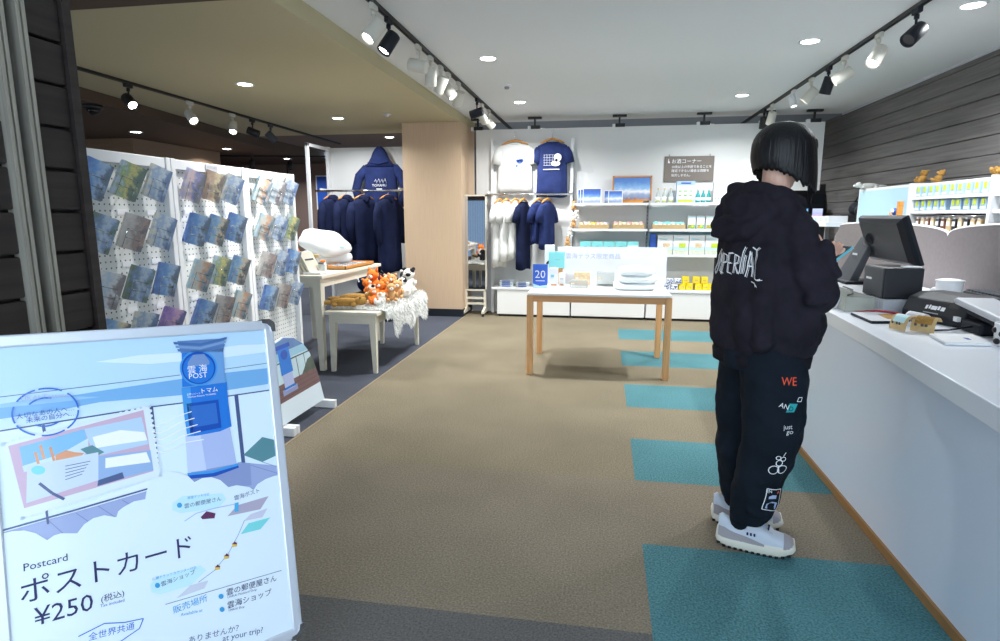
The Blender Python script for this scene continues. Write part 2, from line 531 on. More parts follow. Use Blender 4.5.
def downlight(x, y, z, label, group, pw):
    t = thing('ceiling_light', label, 'ceiling light', (x, y, z), 0, group)
    g = G(); g.lathe((x, y, z), [(.062, .0), (.064, -.006), (.078, -.008), (.082, -.002), (.082, 0)], 'white'); g.done('trim_ring', t)
    g = G(); g.lathe((x, y, z), [(.06, -.001), (.06, -.0055)], 'em_light'); g.done('diffuser', t)
    area((x, y, z - .02), .12, pw, (.95, .98, 1))


for x, y, l in ((-.99, 5.16, 'round ceiling light nearest the left track, first on the white ceiling'), (-1.0, 7.13, 'round ceiling light just past the smoke detector'),
                (1.466, 5.08, 'round ceiling light left of the right hand spotlight track'), (1.42, 7.14, 'round ceiling light above and behind the person'),
                (2.2, 4.42, 'round ceiling light between the right track and the plank wall'),
                (-1.0, 9.3, 'round ceiling light seen over the wall above the white tee shirt'), (1.42, 9.3, 'round ceiling light seen over the wall above the notice sign')):
    downlight(x, y, CZ, l, 'lights in the white ceiling', 30 if y < 9 else 40)
for x, y, l in ((-3.24, 5.23, 'round light in the olive ceiling, nearest one'), (-3.24, 7.18, 'round light in the olive ceiling before the hoodie display'), (-3.25, 9.0, 'round light above the hoodie display wall')):
    downlight(x, y, LZ if y < 8.6 else LZ, l, 'lights in the olive ceiling', 22)
for x, y, l in ((-5.97, 7.1, 'round light in the dark ceiling above the left pegboard'), (-6.03, 9.1, 'round light in the dark ceiling above the middle pegboard'), (-5.95, 10.85, 'round light in the dark ceiling above the right pegboard')):
    downlight(x, y, 2.39, l, 'lights in the dark ceiling', 24)
g = G(); g.box((-5.2, 8.6, LZ), (-1.84, 12, LZ + .05), 'ceiling_brown'); g.done('ceiling_behind', kind='structure')

t = thing('smoke_detector', 'small white round smoke detector on the white ceiling', 'smoke detector', (-1.0, 6.2, CZ))
g = G(); g.lathe((-1.0, 6.2, CZ), [(.055, 0), (.055, -.012), (.03, -.02)], 'white'); g.done('base', t)
g = G(); g.lathe((-1.0, 6.2, CZ), [(.026, -.02), (.022, -.04), (.01, -.043)], 'grey'); g.done('sensor', t)
g = G(); g.lathe((-2.55, 7.0, LZ), [(.05, 0), (.05, -.008), (.02, -.014), (.018, -.03), (.005, -.032)], 'light_grey')
g.done('sprinkler', label='small white sprinkler plate in the olive ceiling near the pillar', cat='sprinkler')
t = thing('security_camera', 'black dome security camera on the dark ceiling at far left', 'security camera', (-4.95, 5.36, 2.39))
g = G(); g.lathe((-4.95, 5.36, 2.39), [(.085, 0), (.085, -.03), (.07, -.04)], 'black'); g.done('housing', t)
g = G(); g.lathe((-4.95, 5.36, 2.39), [(.062, -.035), (.055, -.065), (.03, -.088), (.005, -.095)], 'black_gloss'); g.done('dome', t)


def track(x0, y0, x1, y1, z, label):
    t = thing('light_track', label, 'light track', ((x0 + x1) / 2, (y0 + y1) / 2, z))
    d = V((x1 - x0, y1 - y0, 0)).normalized(); n = V((-d.y, d.x, 0))
    g = G()
    for s_ in (-1, 1):
        a = V((x0, y0, z)); b_ = V((x1, y1, z))
        pts = [a + n * s_ * .007, b_ + n * s_ * .007, b_ + n * s_ * .018, a + n * s_ * .018]
        A = [g.v(p) for p in pts]; B = [g.v(p - Z * .022) for p in pts]
        g.face(A, 'black'); g.face(B[::-1], 'black')
        for i in range(4): g.face([A[i], A[(i + 1) % 4], B[(i + 1) % 4], B[i]], 'black')
    g.done('rail', t)
    g = G(); a = V((x0, y0, z)); b_ = V((x1, y1, z))
    g.poly([a + n * .01 - Z * .012, b_ + n * .01 - Z * .012, b_ - n * .01 - Z * .012, a - n * .01 - Z * .012], 'slate')
    g.done('groove', t)
    g = G(); g.box(b_ - V((.02, .02, .024)), b_ + V((.02, .02, 0)), 'black'); g.done('end_cap', t)


track(-1.42, 1.0, -1.42, 9.2, CZ, 'long black spotlight track along the left edge of white ceiling')
track(1.86, 1.0, 1.86, 9.2, CZ, 'long black spotlight track towards the plank wall')
track(-4.15, 3.3, -4.33, 9.6, LZ, 'black spotlight track crossing the olive ceiling')


def spotlight(x, y, z, aim, colr, label, group, lit=True, power=30, size=1., cone=62, zt=None):
    """adapter at the ceiling, short stem, cylinder head aimed along aim"""
    t = thing('spotlight', label, 'spotlight', (x, y, z), 0, group)
    aim = V(aim).normalized()
    g = G(); g.box((x - .014, y - .045, z - .055), (x + .014, y + .045, z - .018), colr, bev=.004); g.done('adapter', t)
    c = V((x, y, z - .155 * size - .015))
    g = G(); g.cyl((x, y, z - .05), (x, y, c.z + .03), .008, n=10, m=colr); g.cyl((x, y, z - .06), (x, y, z - .085), .015, n=12, m=colr); g.done('stem', t)
    a = c - aim * .065 * size; b_ = c + aim * .075 * size; r = .046 * size
    F = frame(aim)
    def ring(p, rr): return [p + F @ V((math.cos(2 * PI * i / 20) * rr, math.sin(2 * PI * i / 20) * rr, 0)) for i in range(20)]
    g = G()
    g.rings([ring(a, r * .6), ring(a, r * .94), ring(a + aim * .006, r), ring(b_ - aim * .002, r * 1.04), ring(b_, r * 1.0), ring(b_, r * .86), ring(b_ - aim * .02, r * .8)], colr)
    h = g.done('lamp_head', t)
    g = G(); g.cyl(b_ - aim * .018, b_ - aim * .013, r * .78, n=20, m='em_spot' if lit else 'em_off'); g.done('lens', t)
    if lit:
        l = bpy.data.lights.new('spot_beam', 'SPOT'); l.energy = power; l.spot_size = R(cone); l.spot_blend = .7; l.shadow_soft_size = .035; l.color = (1, .98, .96)
        o = bpy.data.objects.new('spot_beam', l); o.location = b_ + aim * .045
        o.rotation_euler = (-aim).to_track_quat('Z', 'Y').to_euler(); COL.objects.link(o)


gL = 'spotlights on the left track'
LL = [
    (3.72, (-.42, -.50, -.75), 'lamp_white', 1, 'white spotlight with a glowing face, first on the left track'),
    (3.98, (-.42, -.35, -.8), 'slate_dark', 1, 'dark spotlight beside the first white one on left track'),
    (4.62, (-.75, .1, .18), 'lamp_white', 0, 'white spotlight turned to point level to the left'),
    (4.95, (-.1, .15, -.95), 'lamp_white', 1, 'white spotlight pointing straight down, third white one of left track'),
    (5.26, (-.45, .2, -.8), 'lamp_white', 1, 'white spotlight in the middle cluster, tilted to lower left'),
    (5.52, (.55, -.1, -.75), 'lamp_white', 1, 'white spotlight in the middle cluster, tilted to lower right'),
    (5.9, (-.35, .4, -.8), 'lamp_white', 1, 'white spotlight at the end of the middle cluster'),
    (6.75, (-.9, .1, -.25), 'slate_dark', 0, 'dark spotlight far along the left track'),
    (7.05, (.3, .6, -.6), 'lamp_white', 1, 'white spotlight just behind the far dark one'),
    (7.45, (.55, .45, -.6), 'lamp_white', 1, 'last white spotlight on the left track'),
]
for y, aim, c, lit, lab in LL:
    spotlight(-1.42, y, CZ, aim, c, lab, gL, bool(lit), 85 if y < 4.2 else 30)
gR = 'spotlights on the right track'
RR = [
    (4.35, (-.6, -.35, -.55), 'slate_dark', 0, 'dark spotlight nearest the viewer on the right track'),
    (4.88, (-.45, -.3, -.75), 'lamp_white', 1, 'first white spotlight on the right track, glowing face down left', ),
    (5.5, (-.75, .1, -.45), 'lamp_white', 1, 'white spotlight showing its round back, right track'),
    (5.85, (-.15, .3, -.9), 'slate_dark', 1, 'dark spotlight in the middle of the right track'),
    (6.3, (-.6, .2, -.7), 'lamp_white', 1, 'white spotlight next after the middle dark one'),
    (6.85, (.2, -.2, -.8), 'white', 1, 'small narrow white spotlight with bright bulb, right track'),
    (7.65, (-.1, .45, -.85), 'lamp_white', 1, 'white spotlight just above the head of the person'),
    (8.0, (0, .2, -1), 'black', 0, 'black spotlight furthest along the right track'),
]
for y, aim, c, lit, lab in RR:
    spotlight(1.86, y, CZ, aim, c, lab, gR, bool(lit), 24, .75 if 'narrow' in lab else 1)
gT = 'spotlights under the olive ceiling'
TT = [
    (4.95, (.55, -.25, -.45), 'black', 1, 'black spotlight with a bright bulb at the left end'),
    (5.8, (.6, -.3, -.6), 'lamp_white', 1, 'white spotlight with star shaped glare, second from the left'),
    (6.55, (.25, -.5, -.8), 'lamp_white', 1, 'white spotlight glaring in the middle of the olive ceiling track'),
    (6.97, (.8, .3, -.35), 'black', 0, 'unlit black spotlight beside the glaring white one'),
    (7.4, (.5, .5, -.7), 'slate', 0, 'grey spotlight pointing away down right, last of its track'),
]
for y, aim, c, lit, lab in TT:
    spotlight(-4.15 - .18 * (y - 3.3) / 6.3, y, LZ, aim, c, lab, gT, bool(lit), 40)
for i, (x, y) in enumerate(((-6.1, 9.9), (-5.6, 10.3))):
    spotlight(x, y, 2.39, (.1, -.2, -.9), 'black', ['tiny black spotlight on the dark ceiling, left one', 'tiny black spotlight on the dark ceiling, right one'][i], 'far black spotlights', False)
track(-7.5, 9.9, -4.9, 10.5, 2.39, 'thin black track on the far dark ceiling')

# fills that stand for daylight coming through the open entrance behind the viewer
w = bpy.data.worlds.new('world'); S.world = w; w.use_nodes = True
w.node_tree.nodes['Background'].inputs[0].default_value = (.72, .86, 1, 1)
w.node_tree.nodes['Background'].inputs[1].default_value = 3.2

# ================================================================== SIGNBOARD (poster in a metal A-frame)
bu = ray(1150, 270).normalized()
ne = ray(272, 320).cross(ray(303, 641))
bv = ne.cross(bu).normalized()
if bv.z > 0: bv = -bv                       # down the board
bn = bu.cross(-bv).normalized()             # towards the viewer
if bn.dot(-ray(150, 480)) < 0: bn = -bn
TR = CAM + ray(272, 320) * ((1.03 - 1.33) / ray(272, 320).z)
BW, BH = .66, .905
bup = -bv


def bp(x, y):
    """point of the board's face seen at this place of the photograph -> (across from the right edge, up from the top edge)"""
    d = ray(x, y); t_ = (TR - CAM).dot(bn) / d.dot(bn); p = CAM + d * t_ - TR
    return (p.dot(bu), p.dot(bup))


sign = thing('signboard', 'tall metal framed poster stand showing a blue post box, in the left foreground', 'signboard', TR - bu * BW / 2 + V((0, 0, -TR.z)))
FWd = .028


def B3(a, b_, lift=0): return TR + bu * a + bup * b_ + bn * lift


g = G()
for a0, a1, b0, b1 in ((-BW, 0, -FWd, 0), (-BW, 0, -BH, -BH + FWd), (-BW, -BW + FWd, -BH, 0), (-FWd, 0, -BH, 0)):
    ax0, ax1, bz0, bz1 = a0, a1, b0, b1
    # a bar with a sloped inner lip
    hor = (a1 - a0) > (b1 - b0)
    if hor: prof = [(b0, 0), (b1, 0), (b1, -.018), (b0, -.018)]
    prof = [(a0, b0), (a1, b0), (a1, b1), (a0, b1)]
    F_ = [B3(a, b_, .008) for a, b_ in prof]; Bk = [B3(a, b_, -.02) for a, b_ in prof]
    f1 = [g.v(p) for p in F_]; f2 = [g.v(p) for p in Bk]
    g.face(f1, 'alu'); g.face(f2[::-1], 'alu')
    for i in range(4): g.face([f1[i], f1[(i + 1) % 4], f2[(i + 1) % 4], f2[i]], 'alu')
g.done('frame', sign, bevel=.004)
for (a, b_) in ((0, 0), (-BW, 0), (0, -BH), (-BW, -BH)):
    g = G(); sx = 1 if a == 0 else -1; sy = 1 if b_ == 0 else -1
    pts = [(a - sx * .034, b_ + sy * .003), (a - sx * .012, b_ + sy * .003), (a, b_ - sy * .006), (a + sx * .003, b_ - sy * .014), (a + sx * .003, b_ - sy * .034), (a - sx * .008, b_ - sy * .034), (a - sx * .011, b_ - sy * .02), (a - sx * .02, b_ - sy * .011), (a - sx * .034, b_ - sy * .008)]
    A = [g.v(B3(p, q, .0115)) for p, q in pts]; Bq = [g.v(B3(p, q, -.021)) for p, q in pts]
    g.face(A, 'chrome'); g.face(Bq, 'chrome')
    for i in range(len(pts)): g.face([A[i], A[(i + 1) % len(pts)], Bq[(i + 1) % len(pts)], Bq[i]], 'chrome')
    g.done('corner_cap', sign, label='chrome corner cap')
# legs: two stand uprights behind and feet down to the floor
for a in (-BW + .02, -.02):
    g = G(); p0 = B3(a, -BH + .02, -.03); pf = p0 + bup * (-p0.z / bup.z)
    g.tube([p0, pf + Z * .01], .012, 'alu'); g.done('leg', sign)
    g = G(); p1 = B3(a, -.12, -.03); p2 = V((p1.x, p1.y, 0)) - V((bn.x, bn.y, 0)).normalized() * .35
    g.tube([p1, p2 + Z * .01], .011, 'alu'); g.done('leg', sign)

LFT = [0]
pg = G()


def P_(pts, m, lift):           # polygon given in photo places
    pg.poly([B3(*bp(x, y), lift) for x, y in pts], m)


def Q_(pts, m, lift): pg.poly([B3(a, b_, lift) for a, b_ in pts], m)


def L_(pts, wd, m, lift, closed=False):     # a drawn line of width wd (m)
    q = [V((*bp(x, y), 0)) for x, y in pts]
    if closed: q.append(q[0])
    for a, b_ in zip(q, q[1:]):
        d = (b_ - a); n = V((-d.y, d.x, 0)).normalized() * wd / 2
        Q_([(a + n)[:2], (b_ + n)[:2], (b_ - n)[:2], (a - n)[:2]], m, lift)


def T_(st, x0, y0, x1, y1, m='print_dark', hpx=None, lift=.0042, th=0):
    a = V((*bp(x0, y0), 0)); b_ = V((*bp(x1, y1), 0)); d = b_ - a
    u_ = (bu * d.x + bup * d.y).normalized(); w_ = (-bu * d.y + bup * d.x).normalized()
    pg.text(st, B3(a.x, a.y, lift), u_, w_, width=d.length, m=m, th=th)


def E_(cx, cy, rx, ry, n=28):
    return [(cx + rx * math.cos(2 * PI * i / n), cy + ry * math.sin(2 * PI * i / n)) for i in range(n)]


def pm(n, c, r=.25): mat('p_' + n, srgb(*c), r, coat=.3); return 'p_' + n


def pgrad(n, stops, size, off, dist=.03, ns=9): ramp_mat('p_' + n, stops, 2, size, off, dist, ns, .25); return 'p_' + n


base = pgrad('sky', [(0, (222, 240, 250)), (.55, (212, 234, 250)), (.75, (236, 246, 252)), (1, (190, 222, 246))], BH, 0, .25, 5)
cloud = pm('cloud', (226, 240, 250)); mtn = pm('mtn', (120, 176, 226)); mist = pm('mist', (224, 241, 252)); railc = pm('rail', (74, 92, 138))
deck = pm('deck', (158, 172, 214)); deckl = pm('deckl', (120, 134, 186)); boxb = pm('boxblue', (34, 120, 214)); boxd = pm('boxdeep', (20, 78, 176)); boxs = pm('boxsky', (66, 152, 224))
cap1 = pm('cap', (92, 128, 180)); col_ = pm('column', (176, 190, 232)); coll = pm('columnl', (200, 212, 242)); ped = pm('ped', (140, 154, 200))
stampw = pm('stampw', (224, 236, 246)); pink = pm('pink', (206, 176, 200)); letter = pm('letter', (206, 220, 240)); ink = pm('ink', (38, 110, 205))
tealp = pm('teal', (126, 218, 222)); taup = pm('taupe', (176, 168, 190)); bub = pm('bubble', (200, 236, 246)); oran = pm('oran', (226, 160, 120)); grn = pm('grn', (90, 140, 150)); gold = pm('gold', (226, 190, 90)); maroon = pm('maroon', (96, 40, 84)); lbl = pm('ltblue', (60, 160, 216))
a0, a1, b0, b1 = -BW + FWd - .004, -FWd + .004, -BH + FWd - .004, -FWd + .004
Q_([(a0, b0), (a1, b0), (a1, b1), (a0, b1)], base, .0)
rt = a1


def clampR(pts): return pts
# distant clouds, mountain band, mist
P_([(-30, 414), (0, 408), (45, 400), (100, 391), (160, 382), (215, 374), (268, 368), (268, 384), (215, 392), (160, 397), (100, 402), (60, 410), (0, 419), (-30, 423)], mtn, .0005)
P_([(0, 404), (20, 401), (60, 396), (100, 397), (60, 402), (20, 406), (0, 408)], pm('mtn2', (150, 196, 236)), .0006)
P_([(95, 362), (140, 355), (190, 352), (240, 345), (266, 344), (267, 352), (220, 358), (150, 364)], mist, .0006)
P_([(-30, 434), (0, 430), (150, 407), (270, 391), (285, 465), (160, 476), (0, 536), (-30, 545)], mist, .0007)
L_([(-30, 402), (0, 397), (75, 388), (148, 379), (180, 375)], .0014, railc, .0012)
L_([(212, 371), (268, 363)], .0014, railc, .0012)
L_([(-30, 435), (0, 431), (75, 419), (150, 407), (190, 402)], .0032, railc, .0012)
L_([(215, 398), (270, 390)], .0032, railc, .0012)
for (x0, y0, x1, y1, wd) in ((43, 425, 46, 440, .006), (151, 407, 158, 478, .009), (236, 395, 244, 470, .010), (299, 388, 306, 460, .006)):
    if x0 < 270: L_([(x0, y0), (x1, y1)], wd, railc, .0013)
P_([(243, 455), (262, 437), (275, 440), (277, 455), (262, 462)], grn, .0014)
# deck boards
P_([(-30, 542), (0, 533), (75, 512), (150, 490), (152, 560), (-30, 600)], deck, .0014)
P_([(238, 462), (281, 466), (290, 490), (230, 505)], deck, .0014)
L_([(-30, 540), (0, 531), (75, 510), (150, 488), (160, 485)], .004, railc, .0018)
for x, y, x2, y2 in ((20, 530, 32, 548), (48, 520, 66, 536), (76, 513, 95, 526), (98, 506, 115, 517), (122, 500, 140, 510)):
    L_([(x, y), (x2, y2)], .0014, deckl, .0018)
L_([(240, 462), (280, 474)], .0014, deckl, .0018); L_([(262, 462), (288, 470)], .0014, deckl, .0018)
L_([(46, 508), (48, 524)], .0045, railc, .002); P_(E_(46.5, 508, 2.6, 4), railc, .0021)
# post box
z_ = lambda x, y: (150 + x / 4., 320 + y / 4.)
Zp = lambda pts: [z_(*p) for p in pts]
P_(Zp([(165, 600), (150, 590), (230, 575), (400, 572), (405, 660), (150, 700)]), ped, .0022)
P_(Zp([(140, 455), (318, 430), (345, 575), (150, 610)]), col_, .0024)
P_(Zp([(140, 455), (200, 448), (225, 600), (150, 610)]), coll, .0025)
P_(Zp([(148, 612), (250, 600), (352, 572), (354, 590), (260, 625), (152, 636)]), boxs, .0026)
P_(Zp([(148, 622), (250, 612), (352, 582), (354, 590), (260, 625), (152, 636)]), boxd, .0027)
P_(Zp([(125, 272), (210, 262), (305, 248), (312, 330), (325, 425), (280, 445), (190, 462), (148, 466), (135, 380)]), boxb, .0028)
P_(Zp([(125, 272), (160, 268), (175, 460), (148, 466), (135, 380)]), boxs, .0029)
P_(Zp([(145, 335), (272, 318), (285, 430), (160, 455)]), boxd, .0029)
P_(Zp([(160, 345), (262, 331), (272, 412), (172, 430)]), pm('boxface', (48, 110, 196)), .003)
P_(Zp([(125, 125), (292, 115), (300, 250), (128, 268)]), boxb, .0028)
P_(Zp([(220, 120), (292, 115), (300, 250), (225, 258)]), pm('boxneck', (110, 160, 216)), .0029)
P_(Zp([(108, 85), (298, 74), (292, 128), (122, 132)]), cap1, .0029)
for k, c_ in enumerate((pm('c1', (70, 110, 170)), pm('c2', (120, 156, 200)), pm('c3', (84, 120, 178)))):
    y_ = 88 + k * 14; P_(Zp([(92 + k * 8, y_), (200, y_ + 6), (306 - k * 4, y_ - 20), (304 - k * 4, y_ - 10), (200, y_ + 16), (94 + k * 8, y_ + 10)]), c_, .003 + k * .0001)
P_(E_(*z_(193, 192), 18.8, 18, 32), boxs, .0032)
P_(E_(*z_(193, 192), 17, 16.2, 32), boxd, .0033)
P_(E_(*z_(193, 194), 15.4, 14.4, 32), boxb, .0034)
P_(Zp([(150, 170), (170, 140), (215, 136), (236, 165), (236, 178), (150, 190)]), pm('discin', (120, 150, 200)), .0035)
T_('雲 海', *z_(150, 213), *z_(228, 203), 'print_white', lift=.0037)
T_('POST', *z_(155, 236), *z_(228, 228), 'print_white', lift=.0037)
T_('星野リゾート', *z_(146, 302), *z_(200, 296), 'print_white', lift=.0037)
T_('トマム', *z_(206, 293), *z_(270, 284), 'print_white', lift=.0037)
T_('Hoshino Resorts TOMAMU', *z_(150, 312), *z_(262, 298), 'print_white', lift=.0037)
for k in range(5):
    y_ = 420 + k * 26
    L_(Zp([(0 + k * 6, y_), (30 + k * 6, y_ + 6), (65 + k * 6, y_ - 8), (105 + k * 8, y_ - 34), (165 + k * 12, y_ - 54 + (k == 4) * 8)]), .0022, 'print_white', .0038)
# white cloud that carries the map and the words
edge = [(-30, 545), (-12, 538), (0, 537), (12, 531), (24, 530), (36, 533), (47, 540), (54, 535), (61, 533), (77, 533), (84, 524), (93, 518), (104, 515), (116, 517), (118, 511), (123, 507), (134, 501), (145, 499), (146, 492), (150, 480), (157, 474), (166, 471), (180, 473), (188, 476), (194, 482), (202, 478), (211, 477), (220, 480), (228, 487), (236, 485), (243, 486), (249, 487), (253, 490), (257, 484), (265, 479), (273, 476), (282, 475)]
eb = [bp(x, y) for x, y in edge]; eb = [p for p in eb if p[0] < a1 and p[0] > a0]
for p, q in zip([(a0, eb[0][1])] + eb, eb + [(a1, eb[-1][1])]):
    Q_([(p[0], b0), (q[0], b0), q, p], cloud, .0032)
# stamp with scalloped edge
st4 = [bp(3, 444), bp(149, 406), bp(160, 475), bp(22, 518)]
Q_(st4, stampw, .0036)
for i in range(4):
    a, b_ = V((*st4[i], 0)), V((*st4[(i + 1) % 4], 0)); n_ = max(6, round((b_ - a).length / .0125))
    for k in range(n_ + 1):
        c = a.lerp(b_, k / n_); Q_([(c.x + .0044 * math.cos(t_ * PI / 5), c.y + .0044 * math.sin(t_ * PI / 5)) for t_ in range(10)], stampw, .0037)
P_([(8, 446), (143, 410), (153, 471), (24, 508)], pink, .0040)
P_([(19, 447), (84, 429), (88, 444), (81, 458), (24, 472)], pm('st_sky', (132, 190, 230)), .0042)
P_([(22, 466), (60, 454), (88, 438), (88, 450), (81, 458), (24, 472)], pm('st_mist', (206, 226, 240)), .0043)
P_([(55, 455), (66, 450), (74, 452), (84, 453), (78, 459), (56, 463)], oran, .0044)
P_([(84, 429), (141, 417), (148, 444), (100, 455), (90, 445)], pm('st_sea', (186, 212, 238)), .0042)
P_([(92, 437), (120, 430), (144, 432), (147, 440), (120, 444), (96, 448)], 'print_white', .0043)
P_([(80, 449), (92, 445), (104, 452), (92, 458)], grn, .0045)
for x, y in ((35, 452), (40, 445), (50, 447)): L_([(x, y), (x + 4, y + 14)], .005, oran, .0044)
P_([(27, 466), (98, 452), (98, 480), (26, 503)], letter, .0046)
P_([(98, 456), (150, 450), (153, 470), (97, 484)], pm('st_laptop', (150, 180, 222)), .0045)
P_([(98, 480), (122, 472), (124, 478), (97, 486)], railc, .0047)
P_([(105, 458), (146, 452), (150, 462), (105, 468)], 'print_white', .0046)
L_([(39, 483), (52, 493), (64, 499)], .006, railc, .0048)
P_(E_(38, 470, 7, 4.5), tealp, .0048)
for k in range(5): L_([(65, 466 + k * 3.4), (66 + 24 - k * 2, 461 + k * 3.2)], .0016, railc, .0048)
# round postmark
for rr, dash in ((1, 5), (.60, 2)):
    for i in range(60):
        if (i * rr * 7) % 60 // 10 == dash % 6: continue
        t1_, t2_ = 2 * PI * i / 60, 2 * PI * (i + 1) / 60
        if rr < 1 and not (3.6 < t1_ < 5.2 or .6 < t1_ < 2.0): continue
        f_ = lambda t_: (45 + 33 * rr * math.cos(t_), 412 + 23.5 * rr * math.sin(t_) - .06 * 33 * rr * math.cos(t_))
        L_([f_(t1_), f_(t2_)], .0035, ink, .0048)
T_('UKAI Terrace', 21, 401, 68, 397, 'print_faint', lift=.0048)
T_('大切なあの人へ…', 16, 419, 74, 410, 'blue', lift=.0048)
T_('未来の自分へ…', 26, 423, 76, 415, 'blue', lift=.0048)
# words
T_('Postcard', 23.5, 571, 67.5, 560)
T_('ポストカード', 21, 603, 192, 553)
T_('¥250', 34, 626, 93, 609, 'print_dark')
T_('(税込)', 101, 602, 124, 595, 'print_dark')
T_('Tax included', 100, 607, 124, 601, 'blue')
T_('全世界共通', 88, 640, 134, 628, ink)
for a_, b_ in (((78, 636), (104, 623)), ((104, 623), (124, 622)), ((124, 622), (143, 618)), ((143, 618), (139, 628)), ((139, 628), (120, 641))): L_([a_, b_], .0022, ink, .0045)
T_('ありませんか？', 188, 643, 238, 630, railc)
T_('at your trip?', 222, 641, 262, 632, railc)
T_('販売場所', 173, 613, 207, 600, lbl); T_('Available at', 180, 616, 202, 611, lbl)
T_('雲の郵便屋さん', 226, 595, 276, 580); T_('雲海ショップ', 227, 608, 271, 594)
T_('UNKAI Postcard Shop', 227, 598, 256, 590, railc); T_('UNKAI Shop', 228, 611, 244, 607, railc)
for x, y in ((220.5, 596), (221.5, 609), (179, 505), (157, 585)): P_(E_(x, y, 2.6, 2.6, 12), lbl, .0046)
L_([(165, 604), (281, 570)], .0014, railc, .0044)
P_([(172, 503), (182, 496), (222, 493), (226, 499), (218, 508), (180, 513), (172, 510)], bub, .0036)
P_([(150, 584), (158, 576), (200, 565), (206, 570), (190, 585), (160, 594), (151, 592)], bub, .0036)
T_('雲の郵便屋さん', 184, 508, 221, 500, railc); T_('雲海ポスト', 234, 500, 259, 492, railc)
T_('雲海ショップ', 161, 586, 195, 573, railc)
T_('展望デッキ付近', 187, 499, 209, 495, lbl); T_('山麓チケットカウンター付近', 152, 580, 196, 568, lbl)
P_([(227, 516), (237, 505), (268, 496), (260, 509)], taup, .0038); P_([(243, 521), (250, 514), (267, 508), (262, 517)], pm('map3', (206, 206, 226)), .0038)
P_([(240, 534), (248, 523), (270, 517), (260, 529)], tealp, .0038)
P_([(176, 598), (190, 585), (208, 580), (204, 588)], pm('map4', (206, 210, 226)), .0038)
L_([(184, 521), (196, 513), (214, 508), (234, 504)], .0022, pm('ml', (170, 190, 230)), .0042)
L_([(244, 520), (238, 534), (228, 553), (214, 570), (198, 582)], .0015, pm('ml2', (120, 150, 200)), .0042)
for x, y in ((217, 568), (226, 557), (234, 545)):
    P_([(x - 2.5, y + 2), (x - 2.5, y - 2), (x + 2.5, y - 3), (x + 2.5, y + 1)], gold, .0044); P_([(x - 2.5, y - 1), (x, y - 4), (x + 2.5, y - 2), (x + 2.5, y - 1)], maroon, .0045)
P_([(200, 517), (206, 511), (215, 513), (214, 518), (202, 519)], maroon, .0045)
P_([(234, 512), (234, 503), (238, 502), (238, 511)], pm('mpost', (70, 170, 220)), .0046)
pg.done('poster', sign, recalc=False)
g = G()
pts = [(a0, b0), (a1, b0), (a1, b1), (a0, b1)]
A = [g.v(B3(a, b_, -.004)) for a, b_ in pts]; Bq = [g.v(B3(a, b_, -.014)) for a, b_ in pts]
g.face(A, 'white'); g.face(Bq[::-1], 'white')
for i in range(4): g.face([A[i], A[(i + 1) % 4], Bq[(i + 1) % 4], Bq[i]], 'white')
g.done('backing_board', sign)

# ================================================================== PEGBOARD STANDS
PGX = -2.08
wraps = [(2.03, 2.64, 'left'), (2.64, 3.25, 'middle'), (3.25, 3.815, 'right')]
stops = {
    'a': [(0, (228, 226, 214)), (.3, (120, 160, 210)), (.55, (206, 220, 232)), (.8, (70, 110, 170)), (1, (40, 70, 130))],
    'b': [(0, (60, 120, 200)), (.4, (120, 180, 230)), (.6, (240, 214, 160)), (.8, (90, 80, 80)), (1, (40, 50, 50))],
    'c': [(0, (214, 206, 196)), (.35, (196, 180, 170)), (.6, (120, 100, 96)), (.8, (170, 120, 100)), (1, (60, 60, 70))],
    'd': [(0, (60, 90, 60)), (.3, (70, 110, 170)), (.55, (180, 206, 230)), (.8, (100, 140, 200)), (1, (50, 80, 60))],
    'e': [(0, (200, 190, 226)), (.3, (236, 190, 180)), (.5, (120, 120, 190)), (.75, (70, 70, 110)), (1, (60, 60, 60))],
    'f': [(0, (166, 206, 220)), (.35, (226, 214, 190)), (.6, (206, 130, 80)), (.8, (110, 130, 150)), (1, (40, 70, 80))],
    'g': [(0, (190, 210, 230)), (.3, (120, 160, 90)), (.5, (226, 206, 90)), (.75, (60, 90, 60)), (1, (40, 60, 50))],
    'h': [(0, (40, 90, 190)), (.35, (60, 130, 220)), (.6, (150, 190, 230)), (.8, (60, 90, 140)), (1, (40, 60, 80))],
    'i': [(0, (150, 110, 84)), (.35, (190, 140, 100)), (.6, (240, 214, 150)), (.8, (110, 80, 60)), (1, (60, 50, 46))],
    'j': [(0, (110, 70, 180)), (.35, (170, 110, 210)), (.6, (230, 160, 200)), (.8, (70, 60, 150)), (1, (40, 40, 100))],
    'k': [(0, (236, 236, 232)), (.4, (170, 200, 226)), (.6, (226, 226, 226)), (.8, (120, 110, 120)), (1, (90, 80, 80))],
}
for k, s_ in stops.items(): ramp_mat('card_' + k, s_, 1, .105, .5, 1.3, 38, .3, .40)


def wire(g, pts, r=.0018): g.tube(pts, r, 'chrome', 6)


